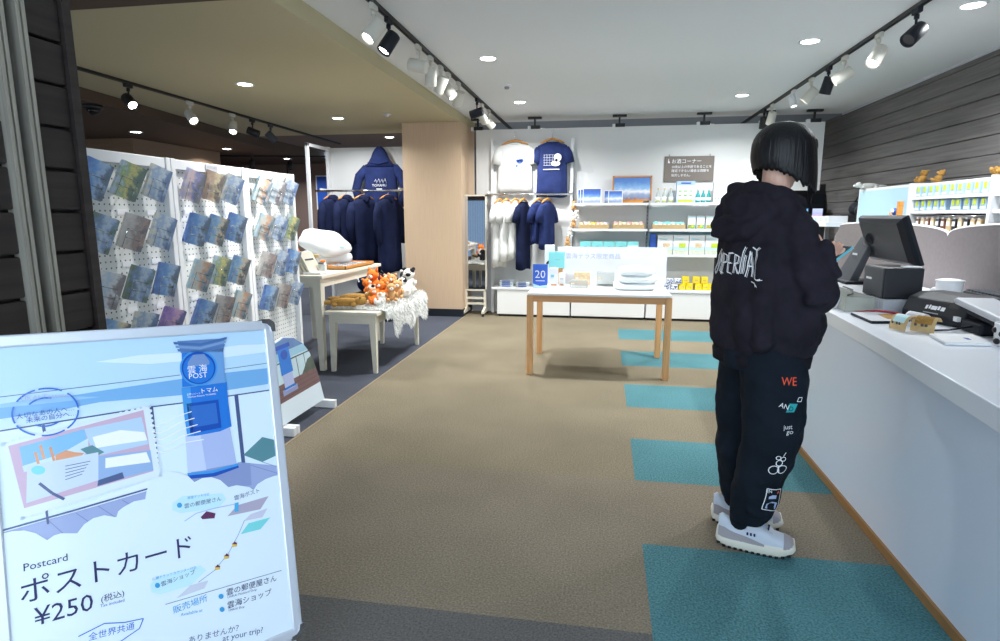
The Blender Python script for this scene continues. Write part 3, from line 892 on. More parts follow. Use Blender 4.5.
cols = {'left': [2.17, 2.345, 2.52], 'middle': [2.765, 2.925, 3.09], 'right': [3.385, 3.54, 3.70]}
rowz = [1.478, 1.255, 1.03, .825]
pat = {'left': ['hga', 'dca', 'kdh', 'baj'], 'middle': ['eia', 'hbh', 'fgb', 'hcf'], 'right': ['fka', 'fag', 'cah', 'hca']}
rown = ['top row', 'second row', 'third row', 'fourth row']; coln = ['left', 'middle', 'right']
STX = .085
for y0, y1, nm in wraps:
    t = thing('pegboard_stand', f'tall white pegboard stand of postcards, the {nm} one of three', 'display stand', (PGX, (y0 + y1) / 2, 0), 0, 'pegboard postcard stands')
    g = G(); g.box((PGX - .012, y0 + .03, .08), (PGX, y1 - .03, 1.55), 'pegboard'); g.done('pegboard', t)
    for yy in (y0, y1 - .034 if nm != 'right' else y1 - .034):
        g = G(); g.box((PGX - .03, yy + .002, 0.02), (PGX + .03, yy + .032, 1.6), 'white', bev=.003); g.done('post', t)
    g = G(); g.box((PGX - .026, y0 + .034, 1.55), (PGX + .026, y1 - .034, 1.598), 'white', bev=.003); g.done('top_rail', t)
    g = G(); g.box((PGX - .02, y0 + .034, .05), (PGX + .02, y1 - .034, .09), 'white', bev=.003); g.done('bottom_rail', t)
    for yy in (y0 + .004, y1 - .036):
        g = G(); g.box((PGX - .25, yy, .0), (PGX + .255, yy + .036, .055), 'white', bev=.004); g.done('foot', t)
    if nm == 'middle':
        g = G(); g.box((PGX + .027, 2.9, 1.56), (PGX + .03, 3.0, 1.592), 'light_grey'); g.text('POSTCARD', (PGX + .031, 2.91, 1.572), Y, Z, width=.08, m='grey'); g.done('name_plate', t)
    for ri, z_r in enumerate(rowz):
        for ci, yc in enumerate(cols[nm]):
            zc = z_r + random.uniform(-.006, .006)
            roll = R(-19) + R(random.uniform(-4, 4))
            yaw = R(random.uniform(-26, -14))
            M = Matrix.Translation(V((PGX + .045, yc, zc))) @ Matrix.Rotation(yaw, 4, 'Z') @ Matrix.Rotation(roll, 4, 'X') @ Matrix.Rotation(R(6), 4, 'Y')
            # wire holder
            h = G(); h.M = M
            for s_ in (-.032, .032): wire(h, [(-.035, s_, -.02), (-.006, s_, -.078), (.014, s_, -.078), (.014, s_, .01)])
            wire(h, [(.014, -.034, .01), (.014, .034, .01)]); wire(h, [(.014, -.034, -.03), (.014, .034, -.03)]); wire(h, [(-.012, -.034, .045), (-.012, .034, .045)])
            for s_ in (-.03, .03): wire(h, [(-.04, s_, .05), (-.012, s_, .045), (-.012, s_, -.078)])
            h.done('wire_holder', t)
            if ri == 2 and nm == 'left' and ci == 2 or (ri == 1 and ci == 1):
                pass
            h = G(); h.box((PGX + .001, yc - .03, zc + .075), (PGX + .003, yc + .025, zc + .1), 'print_white'); h.done('price_tag', t)
            c = G()
            k = pat[nm][ri][ci]
            for q in range(3):
                dx = -.009 + q * .007; dz = random.uniform(-.003, .003); dy = random.uniform(-.002, .002)
                c.box((dx, -.0515 + dy, -.075 + dz), (dx + .0055, .0515 + dy, .075 + dz), 'card_' + k)
            o = c.done('postcard_packet', label=f'packet of landscape postcards in the {rown[ri]}, {coln[ci]} column of the {nm} white pegboard', cat='postcards', group='postcard packets on the pegboards', origin=(0, 0, 0))
            o.location = M.to_translation(); o.rotation_euler = M.to_euler()
# print leaning against the foot of the stands
leaf = thing('picture_board', 'round topped printed board of a blue post box leaning under the right pegboard', 'picture board', (-1.93, 3.45, 0))
th_ = R(8); UU = V((0, 1, 0)); WW = V((-math.sin(th_), 0, math.cos(th_)))
O = V((-1.90, 3.05, .065))


def bb(a, b_, l=0): return O + UU * a + WW * b_ + UU.cross(WW).normalized() * l


outl = [(0, 0), (.73, 0), (.71, .16), (.66, .33), (.58, .43), (.48, .495), (.36, .52), (.24, .50), (.14, .45), (.06, .35), (.02, .18)]
g = G(); A = [g.v(bb(a, b_, .0)) for a, b_ in outl]; Bq = [g.v(bb(a, b_, -.012)) for a, b_ in outl]
g.face(A, 'p_cloud'); g.face(Bq[::-1], 'white')
for i in range(len(outl)): g.face([A[i], A[(i + 1) % len(outl)], Bq[(i + 1) % len(outl)], Bq[i]], 'white')
g.done('panel', leaf)
g = G()
def q2(pts, m, l): g.poly([bb(a, b_, l) for a, b_ in pts], m)
pm('brd_deck', (120, 92, 96)); pm('brd_sea', (150, 196, 220)); pm('brd_cloudy', (196, 222, 232)); pm('brd_tree', (80, 96, 90))
q2([(.02, .13), (.715, .13), (.69, .24), (.02, .24)], 'p_brd_deck', .001)
q2([(.02, .24), (.69, .24), (.66, .33), (.625, .38), (.08, .38), (.04, .30)], 'p_brd_cloudy', .001)
q2([(.08, .38), (.625, .38), (.58, .43), (.12, .43)], 'p_brd_sea', .001)
q2([(.12, .43), (.58, .43), (.48, .488), (.36, .512), (.24, .493), (.14, .445)], 'p_cap', .001)
q2([(.5, .24), (.69, .24), (.665, .33), (.6, .32), (.54, .27)], 'p_brd_tree', .0014)
for a in (.08, .19, .30, .46, .56, .65): q2([(a, .22), (a + .006, .22), (a + .006, .37), (a, .37)], 'black', .0018)
q2([(.05, .365), (.64, .365), (.635, .372), (.05, .372)], 'black', .0018)
for k in range(3): q2([(.02, .15 + k * .03), (.71 - k * .006, .15 + k * .03), (.71 - k * .006, .153 + k * .03), (.02, .153 + k * .03)], 'black_soft', .0016)
q2([(.24, .165), (.42, .165), (.42, .20), (.24, .20)], 'p_ped', .002)
q2([(.27, .19), (.39, .19), (.385, .32), (.275, .32)], 'p_column', .0022)
q2([(.265, .195), (.395, .195), (.395, .21), (.265, .21)], 'p_boxblue', .0024)
q2([(.26, .29), (.40, .29), (.395, .45), (.265, .45)], 'p_boxblue', .0024)
q2([(.245, .45), (.415, .45), (.41, .475), (.25, .475)], 'p_boxdeep', .0026)
g.poly([bb(.33 + .04 * math.cos(t_ * PI / 8), .41 + .03 * math.sin(t_ * PI / 8), .003) for t_ in range(16)], 'p_boxdeep')
g.done('picture', leaf, recalc=False)

# entrance side, behind the viewer: a wall with a blind covered window, seen in the mirror
g = G(); g.box((-9, -1.6, 0), (-2.2, -1.5, 2.5), 'wall_far'); g.done('wall_entry', kind='structure')
mat('blind', srgb(150, 176, 206), .6, emit=(srgb(150, 180, 215), .55))
g = G()
for k in range(24): g.box((-4.6 + k * .07, -1.49, .15), (-4.6 + k * .07 + .06, -1.47, 1.75), 'blind')
g.done('window_1', kind='structure')

# ================================================================== BACK DISPLAY: posts, rail, shelves, cabinets
YF = 8.2


def rod(g, a, b_, r, m, n=8): g.cyl(a, b_, r, n=n, m=m)


def hanger_geo(t, c, u, top=.09, col='wood_orange', wd=.2):
    """wood hanger (arms along u) under a metal hook, c = top of the hook"""
    c = V(c); u = V(u).normalized()
    g = G(); hk = [c + u * (.014 * math.cos(a)) + Z * (.014 * math.sin(a) - .014) for a in (PI * 1.1, PI * .8, PI * .5, PI * .2, -.2)]
    g.tube(hk + [c - Z * .05, c - Z * top], .0022, 'chrome', 6); g.done('hook', t)
    g = G(); p = [c - Z * (top + .055) - u * wd, c - Z * (top + .02) - u * wd * .5, c - Z * top, c - Z * (top + .02) + u * wd * .5, c - Z * (top + .055) + u * wd]
    g.tube(p, [.009, .013, .016, .013, .009], col, 8); g.done('hanger_bar', t)


def garment(name, label, cat, c, ang, m, w=.24, ln=.66, sleeve='short', hood=False, group=None, depth=.05, thin=1., logo=None, frontsign=-1, seed=0, hookh=.13, hcol='wood_orange', slv=1):
    """a top hanging at point c (hook top); ang = heading of its shoulder line; front faces -normal"""
    rnd = random.Random(seed)
    t = thing(name, label, cat, (c[0], c[1], c[2] - hookh - ln), 0, group)
    u = V((math.cos(ang), math.sin(ang), 0)); n = V((math.sin(ang), -math.cos(ang), 0))   # n faces the room
    c = V(c); hanger_geo(t, c, u, hookh - .06, hcol, w * .72)
    zt = c.z - hookh + .02
    g = G()
    rs = []
    N = 40
    prof = [(0, .30, .035), (.03, .62, .045), (.06, .86, .05), (.10, .96, .055), (.2, .92, .06), (.4, .9, .058), (.65, .92, .06), (.85, .94, .062), (1, .96, .06)]
    for tt, ww, dd in prof:
        z = zt - tt * ln; ring = []
        for i in range(N):
            a = 2 * PI * i / N
            sgn = math.sin(a)
            fold = (1 + .22 * tt * math.sin(a * 5 + seed) + .10 * tt * math.sin(a * 11 + seed * 2))
            x_ = math.copysign(abs(math.cos(a)) ** .8, math.cos(a)) * w * ww * thin
            y_ = sgn * dd * depth / .05 * fold
            ring.append(c * 1 + u * x_ + n * y_ + Z * (z - c.z + (.012 * math.sin(a * 3 + seed) * tt)))
        rs.append(ring)
    g.rings(rs, m); body = g.done('body', t)
    for sd in (-1, 1):
        g = G()
        p0 = c + u * sd * w * .78 * thin + Z * (zt - .075 - c.z)
        if sleeve == 'short': pts = [p0, p0 + u * sd * .03 * thin - Z * .08, p0 + u * sd * .055 * thin - Z * .19]; rr = [.05, .066, .07]
        else: pts = [p0, p0 + u * sd * .045 * thin * slv - Z * .12 + n * .02, p0 + u * sd * .07 * thin * slv - Z * .3 + n * .03, p0 + u * sd * .04 * thin * slv - Z * .52 + n * .04]; rr = [.055, .066, .06, .048]
        R2 = []
        for k, p in enumerate(pts):
            d = pts[min(k + 1, len(pts) - 1)] - pts[max(k - 1, 0)]; F = frame(d, n)
            R2.append([p + F @ V((math.cos(2 * PI * i / 20) * rr[k] * (.62 if abs(F.col[0].dot(n)) > .5 else 1) , math.sin(2 * PI * i / 20) * rr[k] * (.62 if abs(F.col[1].dot(n)) > .5 else 1), 0)) * (1) for i in range(20)])
        g.rings(R2, m); g.done('sleeve', t)
    if hood:
        g = G(); cc = c + Z * (zt - c.z + .03) + n * .02
        FR = Matrix((u, n, Z)).transposed()
        if hood == 'up':
            rs = []
            for k_, ww_, dd_ in ((-.10, .215, .05), (-.04, .165, .055), (.02, .125, .055), (.08, .10, .05), (.13, .07, .04), (.165, .03, .02)):
                rs.append([cc + u * (math.cos(a_) * ww_) + n * (math.sin(a_) * dd_) + Z * k_ for a_ in [2 * PI * q / 24 for q in range(24)]])
            g.rings(rs, m); g.tube([cc + n * .05 - u * .13 - Z * .04, cc + n * .062 - Z * .065, cc + n * .05 + u * .13 - Z * .04], .012, m)
        else:
            g.sph(cc - Z * .03 - n * .0, (.085, .05, .05), m, rot=FR)
            g.chain([cc - u * .06 - Z * .02, cc + n * .05 - Z * .07, cc + u * .06 - Z * .02], [.022, .028, .022], m)
        g.done('hood', t)
    else:
        g = G(); cc = c + Z * (zt - c.z + .004)
        g.tube([cc + u * math.cos(a) * .075 * thin + n * math.sin(a) * .04 - Z * .006 * (1 + math.sin(a)) for a in [2 * PI * i / 16 for i in range(17)]], .008, m, 6); g.done('collar', t)
    return t, u, n, zt


def surf_text(t, st, c, u, n, wd, m, name='print'):
    g = G(); g.text(st, c, u, Z, width=wd, m=m, center=True); return g.done(name, t, recalc=False)


# display frame of the tee shirts
t = thing('clothes_rack', 'white metal display frame with a chrome rail, carrying the tee shirts', 'clothes rack', (-.97, 8.0, 0))
for x in (-1.505, -.445):
    g = G(); g.box((x - .02, 8.12, 0), (x + .02, 8.17, 2.32), 'white', bev=.003); g.done('post', t)
    g = G(); g.box((x - .012, 7.86, 1.612), (x + .012, 8.13, 1.64), 'white'); g.done('bracket', t)
g = G(); g.box((-1.5, 8.15, .4), (-.45, 8.19, 2.25), 'wall_white'); g.done('back_panel', t)
g = G(); rod(g, (-1.53, 7.87, 1.6), (-.42, 7.87, 1.6), .012, 'chrome'); g.done('rail', t)

# two tee shirts displayed flat above the rail
for lab, x, m, seed in (('white short sleeved tee shirt with a blue print, on the wall above the rail', -1.19, 'tee_white', 3), ('navy tee shirt with a white line print, on the wall above the rail', -.70, 'navy', 8)):
    zt0 = 2.41 if m == 'tee_white' else 2.42
    t, u, n, zt = garment('tee_shirt', lab, 'shirt', (x, 8.07, zt0), 0, m, w=.245 if m == 'tee_white' else .215, ln=.62 if m == 'tee_white' else .70, depth=.035, seed=seed, hookh=.17, group='tee shirts displayed on the wall')
    yy = 8.07 - .058
    g = G()
    if m == 'tee_white':
        for cx, cz, r in ((.07, -.23, .032), (.095, -.22, .026), (.045, -.225, .024), (.03, -.29, .02)): g.poly([(x + cx + r * math.cos(a * PI / 7), yy, zt + cz + r * .8 * math.sin(a * PI / 7)) for a in range(14)], 'blue')
        for cx, cz, r in ((.08, -.29, .03), (.05, -.315, .026)): g.poly([(x + cx + r * math.cos(a * PI / 7), yy + .0005, zt + cz + r * .6 * math.sin(a * PI / 7)) for a in range(14)], 'p_bubble')
    else:
        for k in range(6): g.box((x - .10 + k * .036, yy - .0005, zt - .30), (x - .098 + k * .036, yy, zt - .16), 'print_white')
        for k in range(5): g.box((x - .11, yy - .0005, zt - .30 + k * .033), (x + .06, yy, zt - .298 + k * .033), 'print_white')
        g.poly([(x + .075 + .05 * math.cos(a * PI / 8), yy - .001, zt - .20 + .05 * math.sin(a * PI / 8)) for a in range(16)], 'print_white')
        g.poly([(x + .05 + .06 * math.cos(a * PI / 8), yy - .001, zt - .275 + .035 * math.sin(a * PI / 8)) for a in range(16)], 'print_white')
        g.poly([(x + .06 + .018 * math.cos(a * PI / 8), yy - .002, zt - .235 + .02 * math.sin(a * PI / 8)) for a in range(16)], 'navy_dark')
        g.box((x - .11, yy - .0006, zt - .355), (x + .10, yy, zt - .345), 'print_white')
    g.done('print', t)
# tops hanging on the rail
H = [(-1.36, 'tee_white', .80, 'white tee shirt hanging at the left end of the rail', 'short'),
     (-1.27, 'tee_white', .72, 'white tee shirt hanging second from the left on the rail', 'short'),
     (-1.15, 'tee_white', .70, 'white tee shirt hanging third, just left of the long navy one', 'short'),
     (-1.05, 'navy_dark', .83, 'long navy tee shirt hanging in the middle of the rail', 'short'),
     (-.85, 'navy', .5, 'navy top hanging right of the gap on the rail', 'short'),
     (-.74, 'navy', .56, 'navy tee shirt with a wide sleeve hanging at the right end', 'short')]
for i, (x, m, ln, lab, sl) in enumerate(H):
    garment('hanging_tee_shirt', lab, 'shirt', (x, 7.87, 1.612), R(66 if i < 4 else 60), m, w=.165, ln=ln + .04, seed=i * 3 + 1, group='tops on the chrome rail', hookh=.13, thin=.95)

# shelving bays
t = thing('wall_shelving', 'white wall shelving in two bays filled with souvenirs', 'shelving', (.48, 8.0, 0))
for x in (-.425, .548, 1.50):
    g = G(); g.box((x - .012, 8.165, .38), (x + .012, 8.195, 1.75), 'grey')
    for k in range(26): g.box((x - .004, 8.163, .42 + k * .05), (x + .004, 8.166, .44 + k * .05), 'black')
    g.done('upright', t)
for x0, x1 in ((-.41, .535), (.56, 1.49)):
    for z in (1.48, 1.155, .835):
        g = G(); g.box((x0, 7.88, z - .012), (x1, 8.165, z), 'white', bev=.002); g.box((x0, 7.87, z - .022), (x1, 7.885, z + .008), 'white'); s_ = g.done('shelf', t)
        for x in (x0 + .01, x1 - .01):
            g = G(); g.prism([(0, 0), (.25, 0), (0, -.07)], (x, 8.165, z - .013), -Y, Z, .004, 'white'); g.done('shelf_bracket', t)
g = G(); g.box((.56, 8.17, .9), (1.49, 8.19, 1.12), 'pack_cyan'); g.done('back_panel', t)

# low cabinets in a row
for i, (x0, x1) in enumerate(((-1.39, -.42), (-.405, .535), (.55, 1.42))):
    t = thing('low_cabinet', ['white low cabinet under the hanging tee shirts', 'white low cabinet behind the middle of the oak legged table', 'white low cabinet under the yellow boxes'][i], 'cabinet', ((x0 + x1) / 2, 8.0, 0), 0, 'low white cabinets')
    g = G(); g.box((x0, 7.83, .03), (x1, 8.19, .36), 'white'); g.done('body', t)
    g = G(); g.box((x0 + .006, 7.812, .035), (x1 - .006, 7.829, .352), 'white_lacquer', bev=.002); g.done('door', t)
    g = G(); g.box((x0 + .02, 7.85, 0), (x1 - .02, 8.19, .03), 'black'); g.done('plinth', t)
g = G(); g.box((-1.46, 7.8, .362), (1.45, 8.16, .392), 'white', bev=.003)
g.done('cabinet_top', label='long continuous white top board laid over the low cabinets', cat='countertop')
# folded tee shirts in clear bags on the cabinet top
for i, (x, k) in enumerate(((-1.27, 4), (-1.05, 3), (-.82, 4), (-.62, 3))):
    for q in range(k):
        g = G(); g.box((x - .09, 7.86, .393 + q * .022), (x + .09, 8.07, .412 + q * .022), 'fog_pack', bev=.006); g.box((x - .06, 7.855, .399 + q * .022), (x + .05, 7.859, .408 + q * .022), 'blue')
        g.done('folded_shirt', label=f'bagged folded shirt with a blue tag, {["bottom", "second", "third", "fourth"][q]} of the {["leftmost", "second", "third", "rightmost"][i]} pile on the white cabinet', cat='folded shirt', group='folded shirts below the rail')

# framed picture and smaller panels on the top shelf
def picture(name, label, x0, x1, z0, z1, y, fr, m, group=None, dp=.02, bd=.018):
    t = thing(name, label, 'picture', ((x0 + x1) / 2, y, z0), 0, group)
    g = G()
    for a in ((x0, z0, x1, z0 + bd), (x0, z1 - bd, x1, z1), (x0, z0, x0 + bd, z1), (x1 - bd, z0, x1, z1)): g.box((a[0], y - dp, a[1]), (a[2], y, a[3]), fr)
    g.done('frame', t)
    g = G(); g.box((x0 + bd * .6, y - dp * .6, z0 + bd * .6), (x1 - bd * .6, y - .001, z1 - bd * .6), m); g.done('print', t)
    return t


ramp_mat('pic_sky', [(0, (70, 84, 130)), (.28, (130, 150, 190)), (.42, (226, 226, 226)), (.55, (120, 170, 220)), (.8, (50, 110, 190)), (1, (40, 90, 180))], 2, .3, 0.02, .3, 18, .3, .18)
ramp_mat('pic_small', [(0, (90, 100, 140)), (.25, (150, 166, 200)), (.4, (226, 226, 226)), (.55, (110, 160, 220)), (.8, (40, 90, 190)), (1, (30, 70, 170))], 2, .16, 0.02, .35, 24, .3, .15)
picture('framed_picture', 'large wood framed picture of blue sky over clouds on the top shelf', .085, .585, 1.52, 1.835, 8.14, 'wood_orange', 'pic_sky')
g = G()
g.tube([(.25, 8.05, 1.485), (.3, 8.13, 1.56)], .006, 'wood_orange'); g.tube([(.42, 8.05, 1.485), (.38, 8.13, 1.56)], .006, 'wood_orange'); g.box((.2, 8.03, 1.481), (.47, 8.15, 1.518), 'wood_orange'); g.done('picture_easel', label='small wooden easel under the framed sky picture', cat='easel')
for i, (x0, x1, z1, yy) in enumerate(((-.36, -.27, 1.665, 8.08), (-.325, -.23, 1.67, 8.04), (-.29, -.055, 1.675, 8.0), (-.02, .06, 1.65, 8.05), (.035, .215, 1.645, 7.99))):
    picture('canvas_picture', ['small sky picture at the far left of the top shelf, mostly covered', 'small sky picture second from the left on the top shelf', 'small blue sky and cloud picture on the left of the top shelf', 'narrow showing sky picture between the two small front ones', 'small blue sky picture in front of the framed one'][i], x0, x1, 1.484, z1, yy, 'print_white', 'pic_small', 'small sky pictures on the top shelf', .015, .008)


def bottle(name, label, x, y, z, m, h, r, cap, group, lab=None):
    t = thing(name, label, 'bottle', (x, y, z), 0, group)
    g = G(); g.lathe((x, y, z), [(r * .9, .001), (r, .006), (r, h * .52), (r * .8, h * .62), (r * .36, h * .78), (r * .34, h * .93)], m, 14); g.done('glass_body', t)
    g = G(); g.lathe((x, y, z), [(r * .42, h * .9), (r * .42, h)], cap, 12); g.done('cap', t)
    g = G(); g.lathe((x, y, z), [(r * 1.03, h * .14), (r * 1.03, h * .42)], 'print_white', 14)
    g.lathe((x, y, z), [(r * 1.04, h * .14), (r * 1.04, h * .2)], lab or 'lime', 14); g.done('label', t)
    return t


o3 = ['leftmost', 'middle', 'rightmost']
b0 = None
for i, x in enumerate((.655, .735, .815)):
    l_ = f'clear glass bottle with a gold cap, {o3[i]} of three left of the blue carton'
    b0 = bottle('clear_bottle', l_, x, 8.02, 1.483, 'bottle_clear', .19, .028, 'kraft', 'clear bottles on the top shelf') if i == 0 else cp(b0, (x, 8.02, 1.483), label=l_)
for i, x in enumerate((1.145, 1.21, 1.275)):
    l_ = f'teal glass bottle, {o3[i]} of three right of the blue carton'
    b0 = bottle('teal_bottle', l_, x, 8.02, 1.483, 'bottle_teal', .17, .027, 'light_grey', 'teal bottles on the top shelf', 'bottle_teal') if i == 0 else cp(b0, (x, 8.02, 1.483), label=l_)
t = thing('bottle_carton', 'pale blue carton printed with three green bottles on the top shelf', 'carton', (.99, 8.03, 1.483))
g = G(); g.box((.88, 7.99, 1.483), (1.10, 8.08, 1.755), 'pack_blue'); g.done('box', t)
g = G(); g.box((.885, 7.986, 1.53), (1.095, 7.99, 1.70), 'print_white')
for k in range(3):
    g.box((.905 + k * .065, 7.984, 1.57), (.94 + k * .065, 7.986, 1.64), 'pack_green'); g.box((.91 + k * .065, 7.982, 1.585), (.935 + k * .065, 7.984, 1.625), 'print_white')
g.box((.93, 7.984, 1.722), (1.05, 7.987, 1.738), 'blue'); g.box((.9, 7.984, 1.5), (1.08, 7.987, 1.525), 'lime'); g.done('print', t)
t = thing('brochure_box', 'white printed box at the right end of the top shelf', 'box', (1.43, 8.03, 1.483))
g = G(); g.box((1.33, 8.0, 1.483), (1.49, 8.09, 1.74), 'white'); g.done('box', t)
g = G(); g.text('TOMAMU', (1.36, 7.998, 1.69), X, Z, width=.1, m='grey'); g.poly([(1.41 + .05 * math.cos(a * PI / 8), 7.998, 1.62 + .04 * math.sin(a * PI / 8)) for a in range(16)], 'light_grey')
for k in range(4): g.box((1.345 + k * .035, 7.996, 1.53), (1.365 + k * .035, 7.999, 1.55), 'teal_box')
g.done('print', t)
g = G(); g.box((1.22, 7.9, 1.484), (1.33, 7.93, 1.492), 'plush_brown', bev=.003); g.done('price_strip', label='small brown price strip lying before the teal bottles', cat='price tag')


def basket(x0, x1, z, label, fill, lab2):
    t = thing('wicker_basket', label, 'basket', ((x0 + x1) / 2, 7.98, z), 0, 'wicker baskets on the middle shelf')
    g = G(); w = .012; y0, y1 = 7.90, 8.06; h = .06
    g.box((x0 + .015, y0 + .01, z + .001), (x1 - .015, y1 - .01, z + .01), 'wicker')
    for (a, b_) in (((x0, y0, z), (x1, y0 + w, z + h)), ((x0, y1 - w, z), (x1, y1, z + h + .02)), ((x0, y0, z), (x0 + w, y1, z + h + .01)), ((x1 - w, y0, z), (x1, y1, z + h + .01))): g.box(V(a) + V((0, 0, .001)), b_, 'wicker', bev=.004)
    for k in range(int((x1 - x0) / .02)): g.box((x0 + .004 + k * .02, y0 - .004, z + .004), (x0 + .013 + k * .02, y0, z + h - .006), 'kraft')
    g.done('weave', t)
    n_ = 7
    for k in range(n_):
        x = x0 + .04 + (x1 - x0 - .08) * k / (n_ - 1); c = fill[k % len(fill)]
        g = G(); g.box((x - .028, y0 + .02, z + .02), (x + .028, y1 - .02, z + .09), c, bev=.012, rot=Euler((random.uniform(-.2, .2), random.uniform(-.3, .3), random.uniform(-.3, .3))).to_matrix())
        g.box((x - .015, y0 + .012, z + .05), (x + .015, y0 + .018, z + .072), 'print_white')
        g.done('sweet_bag', label=f'{lab2}, {["leftmost", "second", "third", "fourth", "fifth", "sixth", "rightmost"][k]} in the {["left", "middle", "right"][0 if x0 < -.2 else 1 if x0 < .3 else 2]} basket', cat='snack bag', group='snack bags in the baskets')


mat('candy_a', srgb(226, 200, 160), .5, noise=(60, .2)); mat('candy_b', srgb(206, 214, 190), .5, noise=(60, .2)); mat('candy_c', srgb(230, 176, 170), .5, noise=(60, .2)); mat('candy_d', srgb(214, 206, 226), .5)
basket(-.33, .055, 1.157, 'wicker basket of mixed sweets at the left of the middle shelf', ['candy_a', 'candy_d', 'candy_a', 'yellow', 'candy_c'], 'clear bag of sweets')
basket(.10, .50, 1.157, 'wicker basket of pastel sweets left of the shelf upright', ['candy_c', 'candy_a', 'candy_b'], 'clear bag of pastel sweets')
basket(.60, 1.0, 1.157, 'wicker basket of light blue bags right of the shelf upright', ['teal_box', 'pack_cyan', 'teal_box'], 'light blue snack bag')
for i, x in enumerate((1.08, 1.19, 1.30, 1.41)):
    t = thing('snack_pouch', f'white standing pouch with green fruit print, {["first", "second", "third", "fourth"][i]} from the left on the middle shelf', 'snack pouch', (x, 8.0, 1.157), 0, 'standing pouches on the middle shelf')
    g = G(); g.box((x - .048, 7.97, 1.158), (x + .048, 8.03, 1.33), 'white', bev=.01); g.done('pouch', t)
    g = G(); g.box((x - .04, 7.966, 1.17), (x + .04, 7.969, 1.215), 'pack_green'); g.box((x - .04, 7.966, 1.3), (x + .04, 7.969, 1.312), 'pack_cyan')
    g.poly([(x + .012 * math.cos(a * PI / 6) + .01, 7.964, 1.2 + .016 * math.sin(a * PI / 6)) for a in range(12)], 'yellow'); g.poly([(x - .02 + .01 * math.cos(a * PI / 6), 7.964, 1.19 + .013 * math.sin(a * PI / 6)) for a in range(12)], 'orange'); g.done('print', t)
for i in range(5):
    x = -.31 + i * .150; wide = .143
    t = thing('teal_gift_box', f'flat teal gift box, {["first", "second", "third", "fourth", "fifth"][i]} from the left in the row on the lower left shelf', 'gift box', (x + .07, 8.0, .837), 0, 'teal gift boxes')
    g = G(); g.box((x, 7.93, .838), (x + wide, 8.03, 1.0), 'teal_box', bev=.003); g.done('box', t)
    g = G()
    if i == 4: g.box((x + .004, 7.926, .90), (x + wide, 7.929, .95), 'print_white')
    else: g.text('UNKAI', (x + .05, 7.928, .93), X, Z, width=.04, m='blue')
    g.done('print', t)
for i in range(4):
    x = .67 + i * .195
    t = thing('snack_carton', f'white and green snack carton, {["first", "second", "third", "fourth"][i]} from the left on the lower right shelf', 'carton', (x + .09, 8.0, .837), 0, 'snack cartons on the lower right shelf')
    g = G(); g.box((x, 7.93, .838), (x + .188, 8.05, 1.085), 'white', bev=.003); g.done('box', t)
    g = G(); g.box((x + .005, 7.927, .85), (x + .183, 7.929, .9), 'candy_b'); g.box((x + .005, 7.927, .9), (x + .183, 7.929, .94), 'p_bubble'); g.box((x + .02, 7.925, 1.03), (x + .12, 7.929, 1.045), 'pack_cyan'); g.box((x + .07, 7.924, .93), (x + .15, 7.926, .985), 'lime' if i % 2 else 'candy_a'); g.done('print', t)
g = G(); g.box((.58, 7.95, .838), (.655, 8.1, 1.1), 'blue', bev=.004); g.done('blue_carton', label='blue carton at the left end of the snack cartons', cat='carton')
# bottom: patterned pouches and yellow boxes
mat('pattern', srgb(236, 238, 244), .5)
for i in range(8):
    x = .60 + (i % 4) * .10 + (i // 4) * .045; z = .393 + (i // 4) * .072
    g = G(); g.box((x - .043, 7.9, z + .001), (x + .043, 8.0, z + .07), 'pattern', bev=.012)
    for k in range(12):
        a, b_ = random.uniform(-.034, .034), random.uniform(.01, .06); g.box((x + a - .007, 7.897, z + b_ - .005), (x + a + .007, 7.9, z + b_ + .005), 'p_boxdeep' if k % 2 else 'black_soft')
    g.done('patterned_pouch', label=f'white pouch with blue spots, {["first", "second", "third", "fourth"][i % 4]} from left, {["lower", "upper"][i // 4]} row by yellow boxes', cat='pouch', group='spotted pouches')
yb = 0
for (x, z) in ((1.0, 0), (1.09, 0), (1.20, 0), (1.29, 0), (1.04, 1), (1.17, 1), (1.27, 1), (1.36, 0)):
    g = G(); zz = .393 + z * .085
    g.box((x - .041, 7.92, zz + .001), (x + .041, 8.0, zz + .083), 'yellow', bev=.004); g.box((x - .02, 7.917, zz + .03), (x + .02, 7.92, zz + .045), 'kraft')
    yb += 1
    g.done('yellow_box', label=f'small yellow box, {"upper" if z else "lower"} row, {["first", "second", "third", "fourth", "first", "second", "third", "fifth"][yb - 1]} from the left on the cabinet top', cat='box', group='yellow boxes')

# taupe notice
t = thing('hanging_notice', 'taupe notice with white Japanese text about alcohol on the white wall', 'sign', (1.03, 8.19, 1.76))
g = G(); g.box((.735, 8.18, 1.76), (1.345, 8.195, 2.075), 'sign_taupe', bev=.003); g.done('board', t)
g = G()
g.text('お酒コーナー', (.825, 8.178, 1.99), X, Z, width=.36, m='print_white')
g.text('20歳以上の年齢であることを', (.825, 8.178, 1.93), X, Z, width=.49, m='print_white')
g.text('確認できない場合は酒類を', (.825, 8.178, 1.88), X, Z, width=.46, m='print_white')
g.text('販売しません。', (.825, 8.178, 1.825), X, Z, width=.235, m='print_white')
g.poly([(.775, 8.178, 1.99), (.80, 8.178, 1.99), (.797, 8.178, 2.01), (.787, 8.178, 2.02), (.787, 8.178, 2.045), (.78, 8.178, 2.045)], 'print_white')
g.done('lettering', t, recalc=False)
for x in (.79, 1.29):
    g = G(); rod(g, (x, 8.187, 2.07), (x, 8.187, 2.1), .005, 'grey'); g.done('hook', t)
